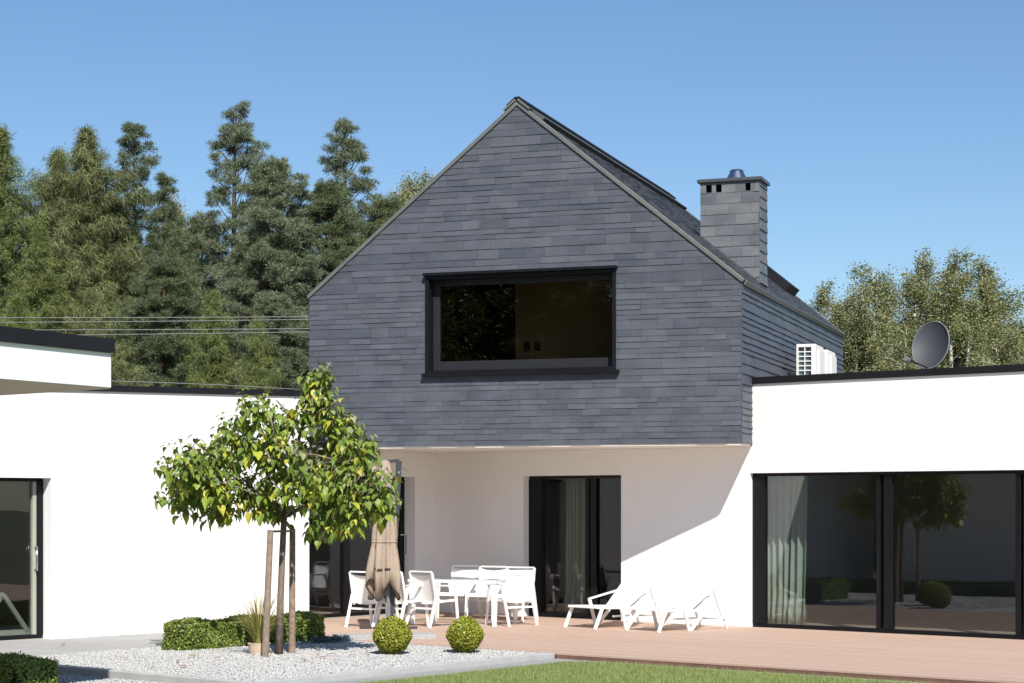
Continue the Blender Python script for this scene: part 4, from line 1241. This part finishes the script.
st = thing('tree_support', 'two weathered wooden stakes joined by a crossbar holding the young tree', 'tree stakes', tuple(gnd(279, 654)))
for (x0, y0, x1, y1, dz) in ((265, 656, 270.5, 530, -.18), (292, 652.5, 292.5, 529, .12)):
    a = gnd(x0, y0, 0); m = MB(); t2 = at(x1, y1, a.y)
    m.tube([(a.x, a.y, -0.05), tuple((a + t2) / 2), tuple(t2)], [0.046, 0.043, 0.04], 10); m.build('stake', M['stake'], st, smooth=False)
a1, a2 = at(271, 531.5, gnd(265, 656).y + .02), at(293, 531, gnd(292, 652.5).y - .05)
m = MB(); m.bar(a1, a2, 0.03, 0.028); m.build('crossbar', M['stake'], st)

# ================================================================== TREES BEYOND
def tris_from(C, O, k, lmin, lmax, w, r, bias, jit):
    """k thin needles sprays per cluster centre C with main direction O"""
    n = len(C)
    C = np.repeat(C, k, 0) + r.normal(0, jit, (n * k, 3)); O = np.repeat(O, k, 0)
    d = nrm(O * bias + r.normal(0, 1, (n * k, 3)))
    L = r.uniform(lmin, lmax, (n * k, 1))
    s = nrm(np.cross(d, r.normal(0, 1, (n * k, 3)))) * w * r.uniform(.7, 1.4, (n * k, 1))
    V = np.stack([C - s * .6, C + s * .6, C + d * L], 1).reshape(-1, 3)
    return V, np.arange(3 * n * k).reshape(-1, 3)

def make_pine(seed, H, Rr, base, sparse, mat):
    r = np.random.default_rng(seed)
    root = thing('pine_tree', 'x', 'tree')
    tk = MB()
    zz = np.linspace(0, H, 9); wob = np.cumsum(r.normal(0, .06, (9, 2)), 0)
    tk.tube([(wob[i, 0], wob[i, 1], zz[i]) for i in range(9)], [0.17 * (1 - zz[i] / H) ** .8 + .015 for i in range(9)], 7)
    C, O = [], []
    z = base * H
    side_gain = r.uniform(.6, 1.3, 6)
    while z < H * .97:
        t = (z - base * H) / (H - base * H)
        prof = min(1, .6 + t * 1.6) * (1 - t) ** (.85 if sparse > .5 else .7) + .05
        nb = r.integers(4, 6) if sparse > .5 else r.integers(5, 8)
        a0 = r.uniform(0, 6.28)
        tx, ty = np.interp(z, zz, wob[:, 0]), np.interp(z, zz, wob[:, 1])
        for k in range(nb):
            a = a0 + k * 6.28 / nb + r.normal(0, .3)
            L = Rr * prof * r.uniform(.5, 1.2) * (side_gain[int(a / 6.2832 * 6) % 6] if sparse > .5 else 1)
            el = R(r.uniform(-8, 18) + 42 * t)
            d = np.array((math.cos(a) * math.cos(el), math.sin(a) * math.cos(el), math.sin(el)))
            p0 = np.array((tx, ty, z)); up = .22 * L
            tk.tube([p0 + d * L * s + np.array((0, 0, up * s * s)) for s in (0, .5, 1)], [.028 * (1 - t) + .012, .016, .006], 4, cap=False)
            lat = np.array((-math.sin(a), math.cos(a), 0))
            npad = max(1, int(round((1.9 if sparse > .5 else 2.5) * L)))
            for q in range(npad):
                s = 1.0 if q == 0 else r.uniform(.3, .95)
                off_ = 0 if q == 0 else r.choice([-1, 1]) * r.uniform(.25, .7) * (1.2 - s) * L
                pc = p0 + d * L * s + np.array((0, 0, up * s * s)) + lat * off_
                pr_ = r.uniform(.22, .42) * (1.15 - .5 * t)
                for m_ in range(int(5 + 22 * pr_)):
                    dv = r.normal(0, 1, 3); dv /= np.linalg.norm(dv); dv *= r.random() ** .4
                    C.append(pc + dv * pr_ * np.array((1.15, 1.15, .55)) + np.array((0, 0, .06))); O.append(d * .4 + np.array((0, 0, .9)) + dv * .5)
        z += (.50 if sparse > .5 else .40) * (1.2 - .45 * t)
    top = np.array((wob[-1, 0], wob[-1, 1], H))
    for q in range(5): C.append(top - np.array((r.normal(0, .08), r.normal(0, .08), .12 + q * .18))); O.append(np.array((0, 0, 1.0)))
    C, O = np.array(C), nrm(np.array(O))
    # every shoot is a rounded puff of short needles
    n, k = len(C), 66
    Cr = np.repeat(C, k, 0); Or = np.repeat(O, k, 0)
    rad = np.repeat(r.uniform(.10, .19, n), k)[:, None]
    d = nrm(Or * .55 + r.normal(0, 1, (n * k, 3)))
    B = Cr + d * rad * r.uniform(.1, .85, (n * k, 1)) * np.array((1.15, 1.15, .8))
    L = rad * r.uniform(.4, .85, (n * k, 1))
    s_ = nrm(np.cross(d, r.normal(0, 1, (n * k, 3)))) * .0085 * r.uniform(.7, 1.4, (n * k, 1))
    V = np.stack([B - s_, B + s_, B + d * L], 1).reshape(-1, 3)
    F = np.arange(3 * n * k).reshape(-1, 3)
    tk.build('trunk', M['bark_pine'], root, local=True, smooth=True, recalc=False)
    np_mesh('crown', V, F, mat, root, local=True)
    root['h'] = H
    return root

def make_spruce(seed, H, Rr, mat, droop, flat=0.0):
    r = np.random.default_rng(seed)
    root = thing('spruce_tree', 'x', 'tree')
    tk = MB()
    tk.tube([(0, 0, 0), (.03, 0, H * .5), (0, .03, H)], [.18, .1, .012], 7)
    C, O, Dn = [], [], []
    z = .06 * H
    while z < H * .99:
        t = z / H
        prof = (1 - t) ** (.8 - .45 * flat) + .02
        if flat and t > .94: prof = .08 * (1 - t) / .06 + .02
        nb = r.integers(6, 9); a0 = r.uniform(0, 6.28)
        for k in range(nb):
            a = a0 + k * 6.28 / nb + r.normal(0, .25)
            L = Rr * prof * r.choice([.5, .75, 1.0, 1.35]) * r.uniform(.85, 1.1)
            el = R(-18 * droop * (1 - t) + 25 * t - 6 + r.normal(0, 6))
            d = np.array((math.cos(a) * math.cos(el), math.sin(a) * math.cos(el), math.sin(el)))
            lat = np.array((-math.sin(a), math.cos(a), 0)); p0 = np.array((0, 0, z))
            tk.tube([p0, p0 + d * L * .9], [.022, .006], 3, cap=False)
            s = .15
            while s <= 1:
                for q in range(3):
                    off_ = r.normal(0, .42) * (1.1 - s) * L * .5
                    c = p0 + d * L * s + lat * off_ + np.array((0, 0, .12 * L * s * s + r.normal(0, .05)))
                    C.append(c); O.append(d * .5 + lat * np.sign(off_) * .4 + np.array((0, 0, -.5 - droop * 1.0)))
                s += .2 / max(L, .4)
        z += .36 * (1.1 - .4 * t)
    C, O = np.array(C), np.array(O)
    V, F = tris_from(C, nrm(O), 26, .09, .16 + .16 * droop, .0125, r, 1.25, .075)
    tk.build('trunk', M['bark_spruce'], root, local=True, smooth=True, recalc=False)
    np_mesh('crown', V, F, mat, root, local=True)
    root['h'] = H
    return root

def make_birch(seed, H, Rr, mat, nleaf, base=.12):
    r = np.random.default_rng(seed)
    root = thing('birch_tree', 'x', 'tree')
    tk = MB(); tips = []
    stems = r.integers(1, 4)
    for s in range(stems):
        a = r.uniform(0, 6.28); lean = r.uniform(.02, .13)
        hh = H * (1 if s == 0 else r.uniform(.75, .95))
        pts = [np.array((math.cos(a) * lean * hh * f + r.normal(0, .04), math.sin(a) * lean * hh * f + r.normal(0, .04), hh * f)) for f in (0, .2, .4, .6, .8, .97)]
        tk.tube(pts, [.12, .10, .085, .065, .04, .008], 7, cap=False)
        z = base
        while z < .97:
            i = min(4, int(z * 5.15)); p0 = pts[i] + (pts[i + 1] - pts[i]) * min(1, (z * 5.15 - i))
            b_a = r.uniform(0, 6.28)
            L = Rr * (.5 + .5 * math.sin(math.pi * min(1, z * 1.15))) * (1.02 - z) ** .36 * r.choice([.35, .7, 1.0, 1.3])
            el = R(r.uniform(25, 60))
            d = np.array((math.cos(b_a) * math.cos(el), math.sin(b_a) * math.cos(el), math.sin(el)))
            mid_ = p0 + d * L * .55; end = p0 + d * L * .9 + np.array((math.cos(b_a), math.sin(b_a), -.4)) * L * .2
            tk.tube([p0, mid_, end], [.022 * (1 - z) + .008, .012, .003], 4, cap=False)
            for q in range(6):
                f = r.uniform(.35, 1.0)
                c = (p0 + (mid_ - p0) * f / .55) if f < .55 else (mid_ + (end - mid_) * (f - .55) / .45)
                tips.append(c)
            z += .021
    tips = np.array(tips)
    per = max(2, nleaf // len(tips))
    P = np.repeat(tips, per, 0); n = len(P)
    hang = r.random((n, 1)) ** 1.2
    clus = np.repeat(r.normal(0, .10, (len(tips), 3)), per, 0)
    P = P + clus * hang * 1.5 + r.normal(0, .10, (n, 3)) + np.concatenate([np.zeros((n, 2)), -.6 * hang + .1], 1)
    V, F = leafset(P, np.tile((0, -.3, .5), (n, 1)), .062, r, .9, .65)
    tk.build('trunk', M['bark_birch'], root, local=True, smooth=True, recalc=False)
    np_mesh('crown', V, F, mat, root, local=True)
    root['h'] = H
    return root

PROTO = {
    'pineA': make_pine(1, 14, 2.5, .30, 1, M['pine']), 'pineB': make_pine(2, 14, 2.4, .32, 1, M['pine_blue']),
    'pineC': make_pine(3, 12, 3.0, .08, 0, M['pine']), 'pineD': make_pine(4, 12, 3.1, .06, 0, M['pine_blue']),
    'spruceA': make_spruce(5, 12, 2.6, M['spruce'], .4), 'spruceB': make_spruce(6, 10, 2.7, M['spruce'], .7),
    'weepA': make_spruce(7, 12, 2.3, M['spruce_old'], 1.3, .8), 'weepB': make_spruce(17, 12, 2.5, M['spruce_old'], 1.1, .6),
    'birchA': make_birch(8, 10, 2.4, M['birch'], 50000), 'birchB': make_birch(9, 10, 2.2, M['birch'], 43000),
    'birchC': make_birch(10, 10, 2.4, M['birch_autumn'], 50000), 'birchD': make_birch(12, 10, 2.1, M['birch'], 30000),
}
used = set()
def tree(kind, px, top, Y, label, grp, wf=1.0, rz=0.0):
    p = at(px, 504, Y); H = EYE + (504 - top) * Y / FPX + 0.1
    pr = PROTO[kind]; s = H / pr['h']
    if kind not in used:
        used.add(kind); o = pr
        o.location = (p.x, p.y, -0.1); o.rotation_euler = (0, 0, rz); o['label'] = label; o['group'] = grp
    else:
        o = dup(pr, (p.x, p.y, -0.1), rz, label, grp)
    o.scale = (s * wf, s * wf, s)
    return o
LF, RF = 'trees beyond the left wing', 'birches beyond the right wing'
tree('spruceA', 0, 128, 58, 'dark tall spruce cut by the left margin of the view', LF, 1.15)
tree('weepA', 58, 152, 60, 'broad olive spruce with hanging twigs, second from the left margin', LF, 1.05)
tree('weepB', 86, 128, 62, 'olive drooping spruce with a thin bare leader poking above it', LF, 1.1, 1)
tree('pineA', 133, 126, 64, 'slender dark pine with ragged top right of the drooping spruces', LF, .95)
tree('pineB', 228, 106, 66, 'tallest pine, airy crown on a bare reddish trunk', LF, 1.0, .5)
tree('pineA', 166, 178, 60, 'shorter ragged pine leaning between two tall pines', LF, .8, 2.1)
tree('pineD', 284, 164, 57, 'dense blue green pine with broad rounded crown left of the gable', LF, 1.0)
tree('pineB', 346, 118, 64, 'pine with open pointed top just left of the gable slope', LF, 1.1, 2.6)
tree('pineC', 332, 188, 58, 'bushy dark green pine below the open topped pine', LF, 1.0)
tree('birchC', 396, 176, 72, 'yellowing birch left of two peeping over the gable slope', LF, .9)
tree('birchB', 424, 160, 72, 'pale birch right of two peeping over the gable slope', LF, .95)
tree('spruceB', 213, 292, 47, 'bright green young spruce in front of the dark pines', LF, 1.0)
tree('pineD', 288, 300, 48, 'low blue green pine above the white wing roof beside the gable', LF, 1.2, 1.3)
tree('pineC', 160, 262, 53, 'shadowy bushy pine between the drooping spruce and the young spruce', LF, 1.15, 2)
tree('spruceA', 40, 225, 53, 'dark green spruce behind the pavilion roof edge', LF, 1.1, 2.2)
tree('birchC', 187, 190, 78, 'yellowish birch far back between the tall pines', LF, .8, 1.1)
tree('pineC', 112, 205, 63, 'dense dark pine in the gap right of the drooping spruces', LF, .95, 4)
tree('pineD', 252, 232, 60, 'blue green pine filling the space under the tallest pine', LF, .9, 3.1)
tree('pineC', 385, 205, 60, 'bushy pine mostly hidden behind the left gable slope', LF, 1.0, .7)
tree('weepB', 92, 292, 49, 'low drooping spruce just above the corner of the pavilion roof', LF, 1.1, 3.3)
tree('spruceB', 18, 296, 49, 'low green spruce above the pavilion roof at the left margin', LF, 1.1, 1.9)
tree('pineC', 205, 222, 70, 'dark pine standing behind the bright young spruce', LF, .9, 5)
tree('spruceB', 258, 318, 46, 'short spruce right of the bright green young spruce', LF, .8, 4.2)
tree('birchD', 807, 278, 60, 'slim birch just right of the slate side wall', RF, 1.23)
tree('birchA', 841, 280, 58, 'rounded birch above the end of the slate roof', RF, 1.23)
tree('birchA', 884, 258, 58, 'tall birch with white stem left of the satellite dish', RF, 1.23, 2)
tree('birchD', 913, 244, 62, 'thin birch with wispy top above the satellite dish', RF, 1.17, 1.2)
tree('birchB', 944, 270, 60, 'birch directly behind the satellite dish', RF, 1.30, 3)
tree('birchA', 968, 250, 62, 'full birch right of the satellite dish', RF, 1.17, 4)
tree('birchD', 998, 250, 60, 'forked white stemmed birch near the right margin', RF, 1.37, 2.5)
tree('birchB', 1020, 272, 58, 'birch cut by the right margin', RF, 1.30, 1)
tree('birchC', 862, 300, 66, 'olive birch between the two tall birches left of the dish', RF, 1.30, 2.8)
tree('birchC', 925, 296, 66, 'brownish birch in the gap behind the dish', RF, 1.43, .4)
tree('birchA', 985, 300, 66, 'lower dense birch behind the forked birch', RF, 1.56, 5.2)
tree('birchB', 828, 312, 64, 'low birch rising over the end of the slate eave', RF, 1.30, 4.4)
tree('birchA', 905, 318, 54, 'low bushy birch left of the dish above the roof edge', RF, 1.2, 1.4)
tree('birchA', 1000, 322, 54, 'low bushy birch above the roof edge by the right margin', RF, 1.2, .6)

tree('birchD', 930, 268, 64, 'slim birch filling the gap above the satellite dish', RF, 1.3, 3.6)
tree('birchB', 866, 276, 62, 'airy birch between the rounded birch and the tall white stemmed one', RF, 1.1, 5.1)
tree('birchD', 958, 288, 57, 'slender pale birch right behind the dish rim', RF, 1.2, .9)
# wood across the garden, behind the viewpoint: seen mirrored in the panes
def far_wood():
    r = np.random.default_rng(77); Vs, Fs, n0 = [], [], 0
    for i in range(44):
        src = PROTO[['pineC', 'birchA', 'spruceA', 'birchB'][i % 4]]
        cro = [c for c in src.children if c.name.startswith('crown')][0].data
        nv_ = len(cro.vertices); V = np.empty(nv_ * 3, np.float32); cro.vertices.foreach_get('co', V); V = V.reshape(-1, 3)
        k = len(cro.polygons[0].vertices); m_ = nv_ // k
        sel = r.random(m_) < .5; V = V.reshape(m_, k, 3)[sel]
        if k == 4: V = V[:, [0, 1, 2]]
        c = V.mean(1, keepdims=True); V = c + (V - c) * 2.3
        h = src['h']; s = r.uniform(15, 19) / h
        ang = r.uniform(0, 6.28); ca, sa = math.cos(ang), math.sin(ang)
        x = V[..., 0] * ca - V[..., 1] * sa; y = V[..., 0] * sa + V[..., 1] * ca
        f = (i % 22) / 21; back = 9 * (i // 22)
        X = -22 - 30 * (1 - abs(2 * f - 1)) * .6 - r.uniform(0, 6) - back; Y = 16 - 66 * f
        V = np.stack([x * s * 1.3 + X, y * s * 1.3 + Y, V[..., 2] * s], -1).reshape(-1, 3)
        Vs.append(V); Fs.append(np.arange(len(V)).reshape(-1, 3) + n0); n0 += len(V)
    o = np_mesh('woodland', np.concatenate(Vs), np.concatenate(Fs), M['birch'])
    tag(o, 'woodland across the garden, seen only mirrored in the panes', 'woodland', kind='stuff')
far_wood()

# overhead wires
def wire(y0, y1, Y, sag, label, x0=-60, x1=330, rad=0.008):
    pts = []
    for k in range(25):
        f = k / 24; p = at(x0 + (x1 - x0) * f, y0 + (y1 - y0) * f + sag * 4 * f * (1 - f), Y + 1.0 * f); pts.append(p)
    m = MB(); m.tube(pts, rad, 5)
    tag(m.build('power_line', M['wire'], smooth=True), label, 'power line', 'overhead wires in front of the trees')
wire(317.5, 316.5, 43, .6, 'topmost thin overhead wire crossing in front of the pines')
wire(322.5, 319, 43, .8, 'second overhead wire from the top before the pines')
wire(330, 328.5, 43, .5, 'third overhead wire from the top before the pines')
wire(336, 331.5, 43, .6, 'fourth overhead wire from the top before the pines')
wire(380, 389.5, 40, -1.5, 'lowest overhead wire, just above the left wing roof edge', 60, 300, .007)

# ================================================================== CAMERA, LIGHT, SKY
cam = bpy.data.cameras.new('camera'); co = bpy.data.objects.new('camera', cam); COL.objects.link(co)
co.location = (0, 0, EYE); co.rotation_euler = (R(90), 0, 0)
cam.sensor_width = 36; cam.lens = 36 * FPX / 1024; cam.shift_y = (HORZ - 341.5) / 1024
cam.clip_start = 0.1; cam.clip_end = 2000
SC.camera = co

sd = Vector((-0.215, 0.985, -1.0)).normalized()         # direction the sunlight travels
elev = math.asin(-sd.z); az = math.atan2(-sd.x, -sd.y)  # clockwise from +Y
sun = bpy.data.lights.new('sun', 'SUN'); so_ = bpy.data.objects.new('sun', sun); COL.objects.link(so_)
so_.rotation_euler = sd.to_track_quat('-Z', 'Y').to_euler(); so_.location = (8, -40, 40)
sun.energy = 4.6; sun.angle = R(0.53); sun.color = (1.0, 0.955, 0.88)
w = bpy.data.worlds.new('World'); SC.world = w; w.use_nodes = True
nt = w.node_tree; bg = nt.nodes['Background']
sky = nt.nodes.new('ShaderNodeTexSky'); sky.sky_type = 'NISHITA'; sky.sun_disc = False
sky.sun_elevation = elev; sky.sun_rotation = az
sky.altitude = 150; sky.air_density = 1.0; sky.dust_density = 0.25; sky.ozone_density = 4.5
hs = nt.nodes.new('ShaderNodeHueSaturation'); hs.inputs['Saturation'].default_value = 1.06
nt.links.new(sky.outputs[0], hs.inputs['Color']); nt.links.new(hs.outputs[0], bg.inputs[0]); bg.inputs[1].default_value = 0.0825
SC.view_settings.view_transform = 'Standard'; SC.view_settings.look = 'None'
SC.view_settings.exposure = 0.55; SC.view_settings.gamma = 1.0
SC.view_settings.use_curve_mapping = False
SC.cycles.max_bounces = 10; SC.cycles.transparent_max_bounces = 24; SC.cycles.diffuse_bounces = 8
SC.cycles.use_denoising = True
